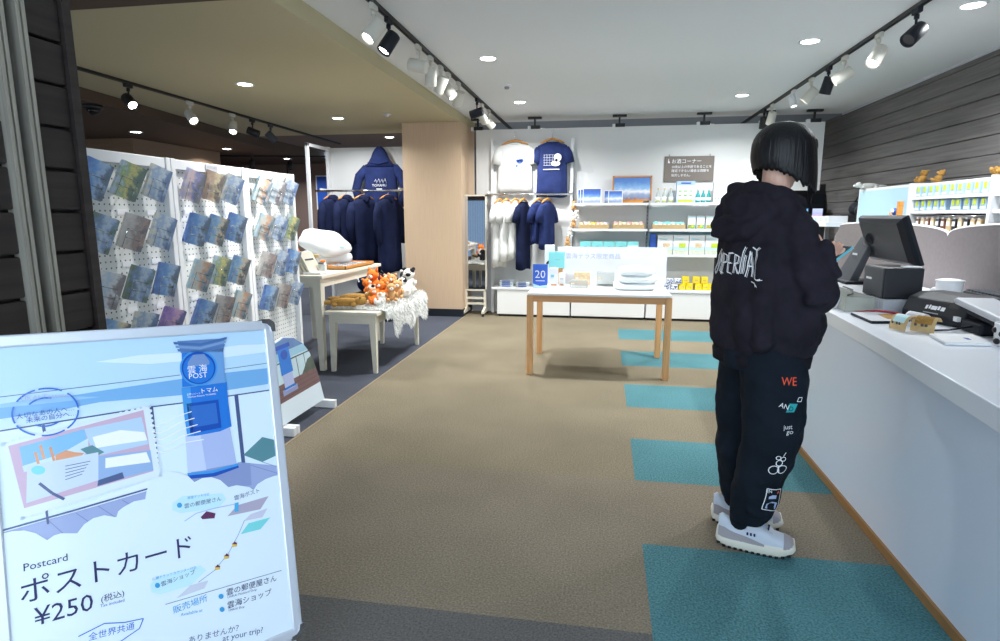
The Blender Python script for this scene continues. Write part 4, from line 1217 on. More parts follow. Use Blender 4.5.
# plush key rings on the post right of the tees
for i, (x, z, m) in enumerate(((-.40, 1.44, 'plush_tan'), (-.36, 1.33, 'plush_white'), (-.40, 1.22, 'plush_tan'), (-.44, 1.10, 'plush_white'), (-.40, 1.30, 'plush_white'), (-.47, .98, 'plush_tan'))):
    g = G(); c = V((x, 7.93, z)); g.sph(c, .035, m); g.sph(c + V((0, -.01, .045)), .028, m)
    for s_ in (-1, 1): g.sph(c + V((s_ * .02, -.01, .07)), .01, m); g.sph(c + V((s_ * .025, -.02, -.03)), .013, m); g.sph(c + V((s_ * .01, -.036, .05)), .004, 'black')
    g.tube([c + V((0, 0, .07)), c + V((0, .1, .11)), c + V((0, .235, .1))], .0025, 'chrome', 6)
    g.done('plush_keyring', label=f'tiny {"tan" if m == "plush_tan" else "white"} plush key ring, {["topmost", "second", "fourth", "fifth", "third", "lowest"][i]} on the post left of the shelves', cat='plush toy', group='plush key rings on the post')

# mirror on castors
t = thing('standing_mirror', 'tall narrow mirror on a cream castor stand beside the wood pillar', 'mirror', (-1.69, 7.9, 0))
g = G(); x0, x1, z0, z1, yy = -1.86, -1.535, .33, 1.60, 7.88
for a in ((x0, z0, x1, z0 + .02), (x0, z1 - .02, x1, z1), (x0, z0, x0 + .02, z1), (x1 - .02, z0, x1, z1)): g.box((a[0], yy - .015, a[1]), (a[2], yy + .015, a[3]), 'cream')
g.done('frame', t)
g = G(); g.box((x0 + .018, yy - .006, z0 + .018), (x1 - .018, yy, z1 - .018), 'mirror'); g.done('mirror_glass', t)
for x in (-1.825, -1.565):
    g = G(); g.box((x - .018, yy - .012, .1), (x + .018, yy + .028, .34), 'cream', bev=.003); g.done('upright', t)
    g = G(); g.prism([(-.17, .04), (.17, .04), (.17, .065), (.03, .11), (-.03, .11), (-.17, .065)], (x - .016, yy + .01, 0), Y, Z, .032, 'cream'); g.done('foot', t)
    for s_ in (-1, 1):
        g = G(); g.cyl((x - .01, yy + .01 + s_ * .15, .021), (x + .01, yy + .01 + s_ * .15, .021), .02, m='black'); g.done('castor', t)
for z in (.14, .215):
    g = G(); g.box((-1.82, yy + .0, z), (-1.57, yy + .018, z + .03), 'cream'); g.done('cross_bar', t)

# ================================================================== OAK LEGGED TABLE
t = thing('display_table', 'white topped display table with oak legs in the middle of the floor', 'table', (-.03, 5.33, 0))
g = G(); g.box((-.615, 4.9, .68), (.545, 5.76, .70), 'white_lacquer', bev=.003); g.done('tabletop', t)
for x in (-.595, .525):
    for y in (4.935, 5.72):
        g = G(); s_ = 1 if x < 0 else -1
        g.box((x - .026, y - .026, 0), (x + .026, y + .026, .68), 'oak', bev=.003); g.done('leg', t)
g = G()
for y in (4.925, 5.71): g.box((-.57, y - .008, .625), (.50, y + .012, .68), 'oak_h')
for x in (-.6, .51): g.box((x - .004, 4.96, .625), (x + .016, 5.70, .68), 'oak_h')
g.done('apron', t)
TZ = .7
mat('p_map_ink', srgb(140, 150, 205), .5)
# slanted acrylic header board standing at the back of the table
t = thing('header_board', 'wide translucent white board with pale lettering at the back of the table', 'sign', (.1, 5.7, TZ))
g = G(); g.box((-.43, 5.66, TZ + .002), (.57, 5.67, TZ + .345), 'acrylic', rot=Matrix.Rotation(R(-8), 3, 'X'), piv=(0, 5.66, TZ)); g.done('panel', t)
g = G(); g.text('雲海テラス限定商品', (-.35, 5.676, TZ + .235), X, V((0, math.sin(R(8)), math.cos(R(8)))), width=.5, m='p_map_ink', th=.012); g.done('lettering', t, recalc=False)
for x_ in (.55, -.42):
    g = G(); g.prism([(0, 0), (.05, 0), (.02, .2)], (x_, 5.73, TZ + .001), -Y, Z, .006, 'white'); g.done('stand', t)
# pillow packs
for i, (x, z, s_) in enumerate(((.27, 0, .36), (.29, 1, .34), (.28, 2, .30))):
    g = G(); zz = TZ + .002 + z * .062
    rs = []
    for q, (k, ww) in enumerate(((0, .88), (.25, 1), (.7, 1), (1, .86))):
        rs.append([V((x + math.copysign(abs(math.cos(a)) ** .5, math.cos(a)) * s_ * .5 * ww * (1 + .03 * math.sin(a * 5 + i)), 5.36 + math.copysign(abs(math.sin(a)) ** .5, math.sin(a)) * .2 * ww, zz + k * .06 + .006 * math.sin(a * 4 + i) * (k == 1))) for a in [2 * PI * j / 32 for j in range(32)]])
    g.rings(rs, 'cloud_cloth'); g.poly([(x - .08, 5.22, zz + .061), (x + .02, 5.22, zz + .061), (x + .0, 5.27, zz + .062), (x - .09, 5.27, zz + .062)], 'teal_box')
    g.done('cushion_pack', label=f'white cushion in a clear bag, {["bottom", "middle", "top"][z]} one of the pile on the oak legged table', cat='cushion', group='bagged cushions on the table')
# blue number card
t = thing('number_card', 'upright blue card with a large white number on the front of the table', 'card', (-.545, 5.25, TZ))
g = G(); g.box((-.61, 5.24, TZ + .012), (-.48, 5.25, TZ + .21), 'blue_sign'); g.done('card', t)
g = G(); g.text('20', (-.59, 5.238, TZ + .09), X, Z, width=.09, m='print_white'); g.box((-.585, 5.237, TZ + .062), (-.505, 5.2385, TZ + .068), 'print_white'); g.poly([(-.61, 5.2385, TZ + .003), (-.48, 5.2385, TZ + .003), (-.48, 5.2385, TZ + .03), (-.55, 5.2385, TZ + .02), (-.61, 5.2385, TZ + .04)], 'p_bubble'); g.done('print', t, recalc=False)
g = G(); g.box((-.61, 5.25, TZ + .001), (-.48, 5.29, TZ + .006), 'blue_sign'); g.done('foot', t)
# tall white card with black animal shape, teal box on wood block, notices
g = G(); g.box((-.545, 5.62, TZ + .002), (-.455, 5.67, TZ + .36), 'white', bev=.003)
for cx, cz, r in ((-.50, .20, .022), (-.475, .215, .014), (-.52, .19, .012), (-.49, .175, .012)): g.poly([(cx + r * math.cos(a * PI / 6), 5.618, TZ + cz + r * .7 * math.sin(a * PI / 6)) for a in range(12)], 'black')
g.done('tall_box', label='tall white box with a small black animal shape, at the left back of the table', cat='box')
g = G(); g.box((-.43, 5.56, TZ + .001), (-.37, 5.60, TZ + .15), 'plush_tan', bev=.002); g.done('wood_block', label='upright wooden block on the table under the teal box', cat='block')
g = G(); g.box((-.50, 5.55, TZ + .152), (-.355, 5.61, TZ + .30), 'teal_box', bev=.003); g.text('UNKAI', (-.44, 5.548, TZ + .225), X, Z, width=.04, m='grey'); g.done('teal_gift_box', label='square teal gift box standing on the wooden block of the table', cat='gift box')
for i, (x0, x1, h, yy, m) in enumerate(((-.475, -.40, .17, 5.38, 'white'), (-.395, -.34, .12, 5.42, 'white'), (-.29, -.13, .07, 5.3, 'clear'), (-.06, .10, .13, 5.45, 'clear'), (-.26, -.12, .12, 5.5, 'candy_a'))):
    g = G(); g.box((x0, yy, TZ + .002), (x1, yy + .03 + (i > 1) * .06, TZ + h), m, bev=.003)
    g.box((x0 + .01, yy - .002, TZ + h * .5), (x0 + .04, yy - .0005, TZ + h * .62), ['teal_box', 'light_grey', 'pack_tan', 'candy_a', 'white'][i]); g.box((x0 + .012, yy - .003, TZ + .01), (x1 - .012, yy - .001, TZ + .022), ['wood_orange', 'wood_orange', 'light_grey', 'slate', 'wood_orange'][i])
    g.done(['notice_card', 'notice_card', 'acrylic_tray', 'acrylic_case', 'snack_box'][i], label=['white notice card just right of the blue number card', 'shorter white notice card before the wooden block', 'low clear tray of pale goods on the table', 'clear case of small goods left of the bagged cushions', 'pale tan snack box before the header board'][i], cat=['card', 'card', 'tray', 'case', 'box'][i])

# ================================================================== LEFT: hoodie display, nesting tables
t = thing('hoodie_display', 'white wall panel display with a chrome rail for navy hoodies', 'display panel', (-3.2, 8.0, 0))
g = G(); g.box((-3.80, 8.08, .0), (-2.63, 8.12, 2.25), 'wall_white'); g.done('back_panel', t)
for x in (-3.80, -2.66):
    g = G(); g.box((x - .02, 8.0, 0), (x + .02, 8.08, 2.26), 'white', bev=.002); g.done('post', t)
g = G()
for a, b_ in (((-3.82, 7.42, 0), (-3.78, 7.46, 2.25)), ((-3.82, 7.42, 2.21), (-3.78, 8.0, 2.25)), ((-3.82, 7.42, .1), (-3.78, 8.0, .14))): g.box(a, b_, 'white', bev=.002)
g.done('side_frame', t)
g = G(); rod(g, (-3.86, 7.72, 1.655), (-2.64, 7.72, 1.655), .013, 'chrome'); g.done('rail', t)
for x in (-3.78, -2.68):
    g = G(); g.box((x - .01, 7.72, 1.665), (x + .01, 8.02, 1.69), 'white'); g.done('bracket', t)
# big hoodie pinned to the panel, its back showing
tt, u, n, zt = garment('display_hoodie', 'large navy hoodie with white line print hung high on the white panel', 'hoodie', (-3.02, 7.98, 2.11), 0, 'navy', w=.255, ln=.66, depth=.05, sleeve='long', seed=5, hookh=.08, hood='up', slv=2.2)
g = G()
yy = 7.98 - .075
for k in range(4): g.tube([(-3.09 + k * .045, yy, zt - .27), (-3.07 + k * .045, yy, zt - .24 + .01 * (k % 2)), (-3.05 + k * .045, yy, zt - .29)], .004, 'print_white', 5)
g.text('TOMAMU', (-3.12, yy - .002, zt - .335), X, Z, width=.2, m='print_white'); g.box((-3.06, yy - .002, zt - .375), (-2.98, yy, zt - .36), 'print_white')
g.done('print', tt)
for i, (x, ln, a) in enumerate(((-3.62, .72, 58), (-3.42, .80, 62), (-3.17, .90, 40), (-2.83, .98, 52))):
    garment('hanging_jacket', f'dark navy jacket on a wooden hanger, {["first", "second", "third", "fourth"][i]} from the left under the big hoodie', 'jacket', (x, 7.72, 1.668), R(a + 8), 'navy_dark', w=.20, ln=ln, sleeve='long', hood=True, seed=i * 7 + 2, group='navy jackets on the rail', depth=.07)
t = thing('wall_poster', 'blue poster on the far wall seen behind the hoodie display frame', 'poster', (-5.75, 11.97, 1.5))
g = G(); g.box((-5.95, 11.95, 1.45), (-5.45, 11.98, 2.15), 'white'); g.done('frame', t)
g = G(); g.box((-5.92, 11.94, 1.48), (-5.48, 11.95, 2.12), 'blue_sign'); g.done('print', t)


def table(name, label, x0, x1, y0, y1, h, lt):
    t = thing(name, label, 'table', ((x0 + x1) / 2, (y0 + y1) / 2, 0), 0, 'nested white tables')
    g = G(); g.box((x0 - .03, y0 - .03, h - .03), (x1 + .03, y1 + .03, h), 'cream', bev=.004); g.done('tabletop', t)
    g = G(); ap = .075
    for a, b_ in (((x0, y0 + .005, h - .03 - ap), (x1, y0 + .025, h - .03)), ((x0, y1 - .025, h - .03 - ap), (x1, y1 - .005, h - .03)), ((x0 + .005, y0, h - .03 - ap), (x0 + .025, y1, h - .03)), ((x1 - .025, y0, h - .03 - ap), (x1 - .005, y1, h - .03))): g.box(a, b_, 'cream')
    g.done('apron', t)
    for sx in (0, 1):
        for sy in (0, 1):
            X0 = x1 - lt if sx else x0; Y0 = y1 - lt if sy else y0
            g = G(); top = [(X0, Y0), (X0 + lt, Y0), (X0 + lt, Y0 + lt), (X0, Y0 + lt)]
            cx, cy = (x1 - lt * .3 if sx else x0 + lt * .3), (y1 - lt * .3 if sy else y0 + lt * .3)
            lb = lt * .6
            bx = x1 - lb if sx else x0; by = y1 - lb if sy else y0
            bot = [(bx, by), (bx + lb, by), (bx + lb, by + lb), (bx, by + lb)]
            g.rings([[V((*p, 0)) for p in bot], [V((*p, h - .1)) for p in top], [V((*p, h - .031)) for p in top]], 'cream', smooth=False); g.done('leg', t)


table('tall_side_table', 'taller white wooden table carrying books and cloud cushions', -3.12, -2.36, 4.73, 6.05, .83, .075)
table('low_side_table', 'lower white wooden table heaped with plush toys and white fur', -2.295, -1.88, 4.72, 5.92, .53, .055)
# fur throw: a rolled blanket surface with many hair tufts
t = thing('fur_throw', 'shaggy white fur throw over the low table, hanging off its right edge', 'fur throw', (-2.05, 5.4, .53))
g = G()
cs = []
def fur_h(x, y): return .536 + .012 * math.sin(x * 23) * math.sin(y * 17)
nx, ny = 14, 22
gr = []
for j in range(ny + 1):
    row = []
    for i in range(nx + 1):
        y = 4.80 + 1.2 * j / ny; s_ = -2.30 + .75 * i / nx
        if s_ < -1.84: p = V((s_, y, fur_h(s_, y)))
        else:
            d = s_ + 1.84; drop = d * (.72 if y > 5.0 else .25) * (1 + .18 * math.sin(y * 14)); p = V((-1.835 + min(d, .02), y, fur_h(-1.84, y) - drop))
        row.append(p)
    gr.append(row)
vg = [[g.v(p) for p in row] for row in gr]
for j in range(ny):
    for i in range(nx): g.face([vg[j][i], vg[j][i + 1], vg[j + 1][i + 1], vg[j + 1][i]], 'fur', True)
g.done('hide', t, recalc=False)
g = G()
rnd = random.Random(4)
for k in range(9000):
    j = rnd.uniform(0, ny - .01); i = rnd.uniform(0, nx - .01); J, I = int(j), int(i); fj, fi = j - J, i - I
    p = gr[J][I].lerp(gr[J][I + 1], fi).lerp(gr[J + 1][I].lerp(gr[J + 1][I + 1], fi), fj)
    side = I >= 9
    d = V((rnd.uniform(-.5, .5), rnd.uniform(-.5, .5), .55)) if not side else V((.35 + rnd.uniform(-.2, .3), rnd.uniform(-.4, .4), -1))
    d = d.normalized() * rnd.uniform(.025, .045) * (1.2 if side else 1); w_ = V((rnd.uniform(-1, 1), rnd.uniform(-1, 1), rnd.uniform(-.3, .3))).normalized() * .005
    g.poly([p - w_, p + w_, p + d * .6 + w_ * .5 + V((0, 0, -.002)), p + d], 'fur')
hr = g.done('tufts', t, recalc=False); hr['kind'] = 'stuff'


def plush(label, x, y, z, m, m2, s=1., rz=0, tilt=0, kind='bear', group='plush toys on the low table', name='plush_toy'):
    t = thing(name, label, 'plush toy', (x, y, z), rz, group)
    Mx = Matrix.Translation(V((x, y, z))) @ Matrix.Rotation(rz, 4, 'Z') @ Matrix.Scale(s, 4) @ Matrix.Rotation(tilt, 4, 'X')
    g = G(); g.M = Mx
    if kind == 'long':
        g.sph((0, .0, .035), (.035, .13, .035), m); g.sph((0, -.12, .045), (.034, .05, .034), m); g.sph((0, .15, .03), (.018, .07, .018), m)
        for sx in (-1, 1):
            for yy in (-.07, .08): g.sph((sx * .038, yy, .02), (.016, .022, .018), m)
            g.sph((sx * .022, -.12, .075), .01, m)
    else:
        g.sph((0, 0, .055), (.048, .042, .055), m)
        for sx in (-1, 1): g.sph((sx * .038, -.045, .018), (.018, .036, .018), m); g.sph((sx * .048, -.02, .065), (.016, .03, .02), m)
    g.done('body', t)
    hz = (0, -.012, .132) if kind != 'long' else (0, -.15, .052)
    if kind != 'long':
        g = G(); g.M = Mx; g.sph(hz, (.046, .042, .04), m)
        for sx in (-1, 1):
            if kind == 'fox': g.cyl((sx * .028, -.01, .155), (sx * .036, -.008, .19), .016, .003, 8, m)
            else: g.sph((sx * .034, -.008, .168), .015, m2 if kind == 'cow' else m)
        g.done('head', t)
    g = G(); g.M = Mx
    hx, hy, hz_ = hz
    fy = hy - (.04 if kind != 'long' else .022)
    g.sph((0, fy, hz_ - .012), (.02, .014, .014), m2)
    for sx in (-1, 1): g.sph((sx * .017, fy + .006, hz_ + .008), .005, 'black')
    g.sph((0, fy - .013, hz_ - .006), .005, 'black')
    if kind == 'cow': g.sph((.025, fy + .024, hz_ + .02), (.02, .02, .02), 'plush_black'); g.sph((-.03, .02, .07), (.025, .025, .03), 'plush_black')
    g.done('face', t)
    return t


FZ = .555
pl = [('long', 'plush_brown', 'plush_tan', 'long brown otter plush lying at the left front of the heap', -2.24, 4.83, 0, 1.1, R(100), 0), ('long', 'plush_brown', 'plush_tan', 'long brown otter plush lying behind the first otter', -2.22, 4.98, .02, 1.1, R(108), 0),
      ('fox', 'orange', 'plush_white', 'orange fox plush sitting highest at the left of the heap', -2.19, 5.25, .06, 1.25, R(-10), 0), ('fox', 'orange', 'plush_white', 'orange fox plush at the front edge beside the otters', -2.03, 4.84, 0, .9, R(20), R(-40)),
      ('fox', 'orange', 'plush_white', 'orange fox plush leaning behind the front fox', -2.05, 5.02, .02, 1.0, R(-25), R(-20)), ('fox', 'orange', 'plush_white', 'orange fox plush in the middle of the heap', -2.07, 5.2, .04, 1.0, R(35), 0),
      ('fox', 'orange', 'plush_white', 'orange fox plush half lying between otters and bears', -2.15, 5.08, .05, .95, R(70), R(-30)), ('bear', 'plush_tan', 'plush_white', 'tan bear plush behind the middle foxes', -2.06, 5.40, .04, 1.05, R(0), 0),
      ('bear', 'plush_tan', 'plush_white', 'tan bear plush at the front, right of the foxes', -1.95, 5.05, .01, .95, R(25), 0), ('bear', 'plush_tan', 'plush_white', 'tan bear plush next to the white cow plush', -1.96, 5.25, .01, 1.0, R(15), 0),
      ('cow', 'plush_white', 'plush_black', 'white and black cow plush at the back right of the heap', -1.97, 5.62, .03, 1.3, R(10), R(-10)), ('cow', 'plush_white', 'plush_black', 'white cow plush lying over the fur at right', -1.91, 5.42, .0, 1.2, R(60), R(-40)),
      ('cow', 'plush_white', 'plush_tan', 'small white plush among the orange foxes', -2.10, 4.93, .03, .8, R(-15), R(-15)), ('cow', 'plush_white', 'plush_tan', 'small white plush behind the highest fox', -2.14, 5.5, .03, 1.0, R(0), 0),
      ('bear', 'plush_white', 'plush_tan', 'small white plush lying at the very front edge', -1.97, 4.80, .0, .8, R(10), R(-50)), ('cow', 'plush_black', 'plush_white', 'black plush at the far back corner of the heap', -2.05, 5.75, .03, 1.1, R(0), 0)]
for kd, m, m2, lab, x, y, dz, s_, rz, tl in pl: plush(lab, x + .055, y + .12 * (kd != 'long'), FZ + dz, m, m2, s_, rz, tl, kd)
# things on the taller table
HZ = .831
for i in range(4):
    g = G(); x = -2.60 + i * .035
    g.box((x, 4.80, HZ + .002), (x + .016, 5.02, HZ + .20), 'cream', rot=Matrix.Rotation(R(-28), 3, 'Y'), piv=(x, 4.9, HZ)); g.box((x + .0165, 4.83, HZ + .12), (x + .018, 4.98, HZ + .135), 'black_soft', rot=Matrix.Rotation(R(-28), 3, 'Y'), piv=(x, 4.9, HZ))
    g.done('picture_book', label=f'cream boxed book leaning at the front of the tall table, {["leftmost", "second", "third", "rightmost"][i]} of four', cat='book', group='leaning books on the tall table')


def cushion(label, c, r, rz):
    g = G(); c = V(c); rs = []
    for k in range(9):
        a = -PI / 2 + PI * k / 8; rr = max(.04, math.cos(a)) ** .6; zz = math.sin(a) * r[2]
        rs.append([c + Matrix.Rotation(rz, 3, 'Z') @ V((math.cos(b_) * r[0] * rr * (1 + .08 * math.cos(b_ * 5)), math.sin(b_) * r[1] * rr * (1 + .08 * math.cos(b_ * 5)), zz)) for b_ in [2 * PI * q / 40 for q in range(40)]])
    g.rings(rs, 'cloud_cloth')
    for q in range(4): g.sph(c + V((math.cos(q * 1.7) * r[0] * .72, math.sin(q * 1.7) * r[1] * .72, r[2] * .5)), (.035, .03, .012), 'pack_cyan')
    return g.done('cloud_cushion', label=label, cat='cushion', group='cloud cushions on the tall table')


cushion('round white cloud cushion at the back of the tall table', (-2.78, 5.72, HZ + .085), (.26, .24, .084), 0)
cushion('white cloud cushion leaning over the other one, highest on the tall table', (-2.74, 5.60, HZ + .25), (.25, .17, .085), .3).rotation_euler = (R(24), R(22), 0)
cushion('flatter white cushion behind the leaning books', (-2.85, 5.22, HZ + .062), (.2, .17, .06), .2)
plush('orange plush peeking over the leaning books', -2.72, 4.98, HZ + .1, 'orange', 'plush_white', 1.2, R(-20), 0, 'fox', 'plush on the tall table')
t = thing('badge_tray', 'wooden tray of small badges at the right end of the tall table', 'tray', (-2.5, 5.55, HZ))
g = G(); g.box((-2.62, 5.25, HZ + .001), (-2.36, 5.95, HZ + .012), 'oak', bev=.002)
for a, b_ in (((-2.62, 5.25), (-2.61, 5.95)), ((-2.37, 5.25), (-2.36, 5.95)), ((-2.62, 5.25), (-2.36, 5.26)), ((-2.62, 5.94), (-2.36, 5.95))): g.box((*a, HZ + .001), (*b_, HZ + .035), 'wood_orange')
g.done('tray', t)
k = 0
for i in range(5):
    for j in range(11):
        x = -2.59 + i * .05; y = 5.29 + j * .06; g = G(); g.cyl((x, y, HZ + .013), (x, y, HZ + .028), .02, n=10, m=['pack_blue', 'light_grey', 'grey', 'cream'][(i * 3 + j) % 4]); g.cyl((x, y, HZ + .0275), (x, y, HZ + .0295), .009, n=8, m=['blue', 'slate', 'orange'][(i + j) % 3])
        g.done('badge', label='small round badge lying in the wooden tray', cat='badge', group='badges in the wooden tray')
for i, (x, y, h, m, c) in enumerate(((-2.58, 5.12, .15, 'clear', 'kraft'), (-2.50, 5.08, .10, 'fog_pack', 'orange'), (-2.47, 4.98, .09, 'clear', 'slate'), (-2.66, 5.15, .12, 'pack_cyan', 'white'))):
    t = thing('souvenir_jar', ['tall clear jar with kraft top on the tall table', 'white jar with orange band before the badge tray', 'short clear jar at the front corner of the tall table', 'pale blue jar beside the flat cushion'][i], 'jar', (x, y, HZ), 0, 'small jars on the tall table')
    g = G(); g.lathe((x, y, HZ), [(.03, .001), (.032, .01), (.032, h * .75), (.02, h * .85)], m, 14); g.done('jar', t)
    g = G(); g.lathe((x, y, HZ), [(.024, h * .82), (.024, h)], c, 14); g.done('lid', t)
g = G(); g.box((-2.54, 4.78, HZ + .001), (-2.38, 4.92, HZ + .02), 'white', bev=.003); g.done('white_pad', label='flat white pad at the front corner of the tall table', cat='pad')
# dark bags standing on the floor behind the low table
g = G(); g.box((-3.15, 7.15, .0), (-2.65, 7.45, .35), 'slate_dark', bev=.01); g.done('bench', label='dark low bench under the jackets', cat='bench')
for i, x in enumerate((-3.02, -2.79)):
    g = G(); g.sph((x, 7.3, .475), (.11, .10, .12), 'navy_dark'); g.tube([(x - .05, 7.3, .57), (x, 7.28, .64), (x + .05, 7.3, .57)], .008, 'black')
    for q in range(6): g.sph((x + random.uniform(-.07, .07), 7.215, .50 + random.uniform(-.04, .05)), .012, 'print_white')
    g.done('shopping_bag', label=f'dark blue speckled bag on the bench under the jackets, {["left", "right"][i]} one', cat='bag', group='dark bags under the jackets')

# ================================================================== COUNTER
CT = .85
t = thing('sales_counter', 'long white service counter with a pale top along the right side', 'counter', (1.6, 2.5, 0))
g = G(); g.box((1.14, .2, .035), (2.05, 4.62, CT - .062), 'counter_white'); g.done('front_panel', t)
g = G(); g.box((1.128, .2, 0), (2.03, 4.63, .035), 'skirting_wood'); g.done('skirting', t)
g = G()
edge = [(.84, .2), (.93, 1.0), (1.0, 1.65), (1.045, 2.1), (1.085, 2.5), (1.115, 2.95), (1.14, 3.3), (1.165, 3.65), (1.17, 4.3), (1.20, 4.58), (1.3, 4.7)]
g.prism([(x, y) for x, y in edge] + [(2.08, 4.7), (2.08, .2)], (0, 0, CT - .065), X, Y, .065, 'counter_top'); g.done('worktop', t, bevel=.004)

# scalloped screen behind the counter
t = thing('scalloped_screen', 'mauve screen with a cloud shaped white edged top behind the counter', 'screen', (2.13, 4, 0))
pts = []
def arc(y0, y1, zb, hh, n=18):
    return [((y0 + y1) / 2 - (y1 - y0) / 2 * math.cos(PI * k / n), zb + hh * math.sin(PI * k / n) ** .7) for k in range(n + 1)]
top = arc(.6, 2.35, 1.2, .08) + arc(2.35, 4.2, 1.2, .085)[1:] + arc(4.2, 6.1, 1.2, .07, 18)[1:-3] + [(6.0, 1.19), (6.08, 1.13), (6.1, 1.05)]
g = G(); g.prism([(.6, .0)] + top + [(6.1, .0)], (2.11, 0, 0), Y, Z, .028, 'mauve'); g.done('panel', t)
g = G(); g.tube([(2.12, y, z + .002) for y, z in top], .009, 'white'); g.done('edge_trim', t)

# shelf wall behind the counter
t = thing('merchandise_shelf', 'white merchandise shelving with product rows against the plank wall', 'shelving', (2.72, 5.2, 0))
g = G(); g.box((2.82, 4.2, 0), (2.86, 5.78, 1.6), 'light_grey'); g.done('back_panel', t)
for y in (4.2, 4.64, 5.77):
    g = G(); g.box((2.56, y - .015, 0), (2.86, y + .015, 1.60), 'white'); g.done('side_panel', t)
for z in (1.60, 1.485, 1.37, .9):
    g = G(); g.box((2.58 if z < 1.5 else 2.7, 4.22, z - .025), (2.82, 5.76, z), 'white', bev=.002); g.done('shelf', t)
g = G(); rod(g, (2.60, 4.66, 1.325), (2.60, 5.74, 1.325), .008, 'chrome')
for k in range(12): rod(g, (2.60, 4.72 + k * .085, 1.325), (2.8, 4.72 + k * .085, 1.34), .004, 'black')
g.done('hook_rail', t)
t = thing('sky_panel', 'white panel printed with pale blue sky beside the product shelves', 'display panel', (2.66, 6.3, 0))
ramp_mat('pale_sky', [(0, (226, 238, 244)), (.4, (240, 246, 248)), (.7, (216, 236, 246)), (.85, (170, 216, 240)), (1, (190, 226, 244))], 2, .75, -.0, .25, 3, .4)
g = G(); g.box((2.62, 5.80, .01), (2.68, 6.98, 1.6), 'white', bev=.003); g.done('frame', t)
g = G(); g.box((2.612, 5.84, .84), (2.619, 6.94, 1.575), 'pale_sky'); g.done('print', t)
yl = [5.70, 5.60, 5.50, 5.40, 5.30, 5.19, 5.09, 4.98, 4.88, 4.78]
ordn = ['first', 'second', 'third', 'fourth', 'fifth', 'sixth', 'seventh', 'eighth', 'ninth', 'tenth']
for r_, z in ((0, 1.486), (1, 1.371)):
    for i, y in enumerate(yl):
        if r_ == 1 and i == 5: y += -.04
        g = G(); g.box((2.6, y - .037, z + .001), (2.68, y + .037, z + .085), 'pack_blue', bev=.004)
        g.box((2.597, y - .018, z + .035), (2.5995, y + .016, z + .078), 'lime'); g.box((2.597, y - .03, z + .008), (2.5995, y + .028, z + .022), 'print_white')
        g.done('product_pack', label=f'pale blue pack with a lime mark, {ordn[i]} of the {["upper", "lower"][r_]} row behind counter', cat='product pack', group='blue and lime packs behind the counter')
for i in range(12):
    y = 5.66 - i * .078; m = ['pack_brown', 'pack_tan', 'pack_brown', 'pack_tan', 'slate', 'pack_brown', 'pack_tan', 'black_soft', 'pack_tan', 'black_soft', 'pack_tan', 'pack_tan'][i]
    g = G(); g.box((2.60, y - .028, 1.15), (2.64, y + .028, 1.305), m, bev=.004); g.box((2.597, y - .018, 1.25), (2.5995, y + .018, 1.285), 'print_white'); g.box((2.6, y - .012, 1.304), (2.604, y + .012, 1.32), 'print_white')
    g.done('hanging_pack', label=f'{"brown" if m == "pack_brown" else "tan" if m == "pack_tan" else "dark"} carded pack, {(ordn + ["eleventh", "twelfth"])[i]} from the left hanging on the rail above the screen', cat='product pack', group='carded packs on the rail behind the counter')
plush('white plush lying on top of the sky panel', 2.66, 6.86, 1.601, 'plush_white', 'plush_white', .8, R(-90), 0, 'long', 'plush toys above the shelves')
plush('brown plush on the shelf top beside the product rows', 2.68, 5.86, 1.601, 'plush_brown', 'plush_brown', .7, R(-60), R(-25), 'bear', 'plush toys above the shelves')
plush('tan brown plush leaning against the first one on the shelf top', 2.72, 5.70, 1.601, 'plush_brown', 'plush_tan', .65, R(-110), R(-30), 'bear', 'plush toys above the shelves')
plush('dark brown plush at the right end of the shelf top', 2.72, 4.72, 1.601, 'plush_brown', 'plush_tan', 1.05, R(-80), R(-10), 'bear', 'plush toys above the shelves')
plush('golden brown plush lying at the right end of the shelf top', 2.72, 4.87, 1.601, 'plush_brown', 'plush_brown', .9, R(-70), R(-50), 'bear', 'plush toys above the shelves')
t = thing('craft_figure', 'small wooden craft figure with a blue face before the sky panel', 'figurine', (2.3, 5.2, 1.1))
g = G(); g.box((2.28, 5.27, 1.04), (2.31, 5.31, 1.44), 'wood_orange'); g.done('post', t)
g = G(); g.sph((2.29, 5.36, 1.36), (.02, .03, .03), 'blue'); g.sph((2.27, 5.355, 1.365), (.01, .02, .018), 'white'); g.done('face', t)
g = G(); g.tube([(2.29, 5.3, 1.27), (2.28, 5.37, 1.31), (2.28, 5.42, 1.35)], .008, 'wood_orange'); g.tube([(2.29, 5.28, 1.25), (2.28, 5.22, 1.28), (2.28, 5.16, 1.29)], .006, 'wood_orange'); g.done('arm', t)
g = G(); g.box((2.24, 5.2, .86), (2.34, 5.4, 1.06), 'oak'); g.done('base', t)
g = G(); g.box((2.2, 5.1, 0), (2.5, 5.6, .86), 'white'); g.done('back_cabinet', label='plain white cabinet hidden behind the mauve screen', cat='cabinet')
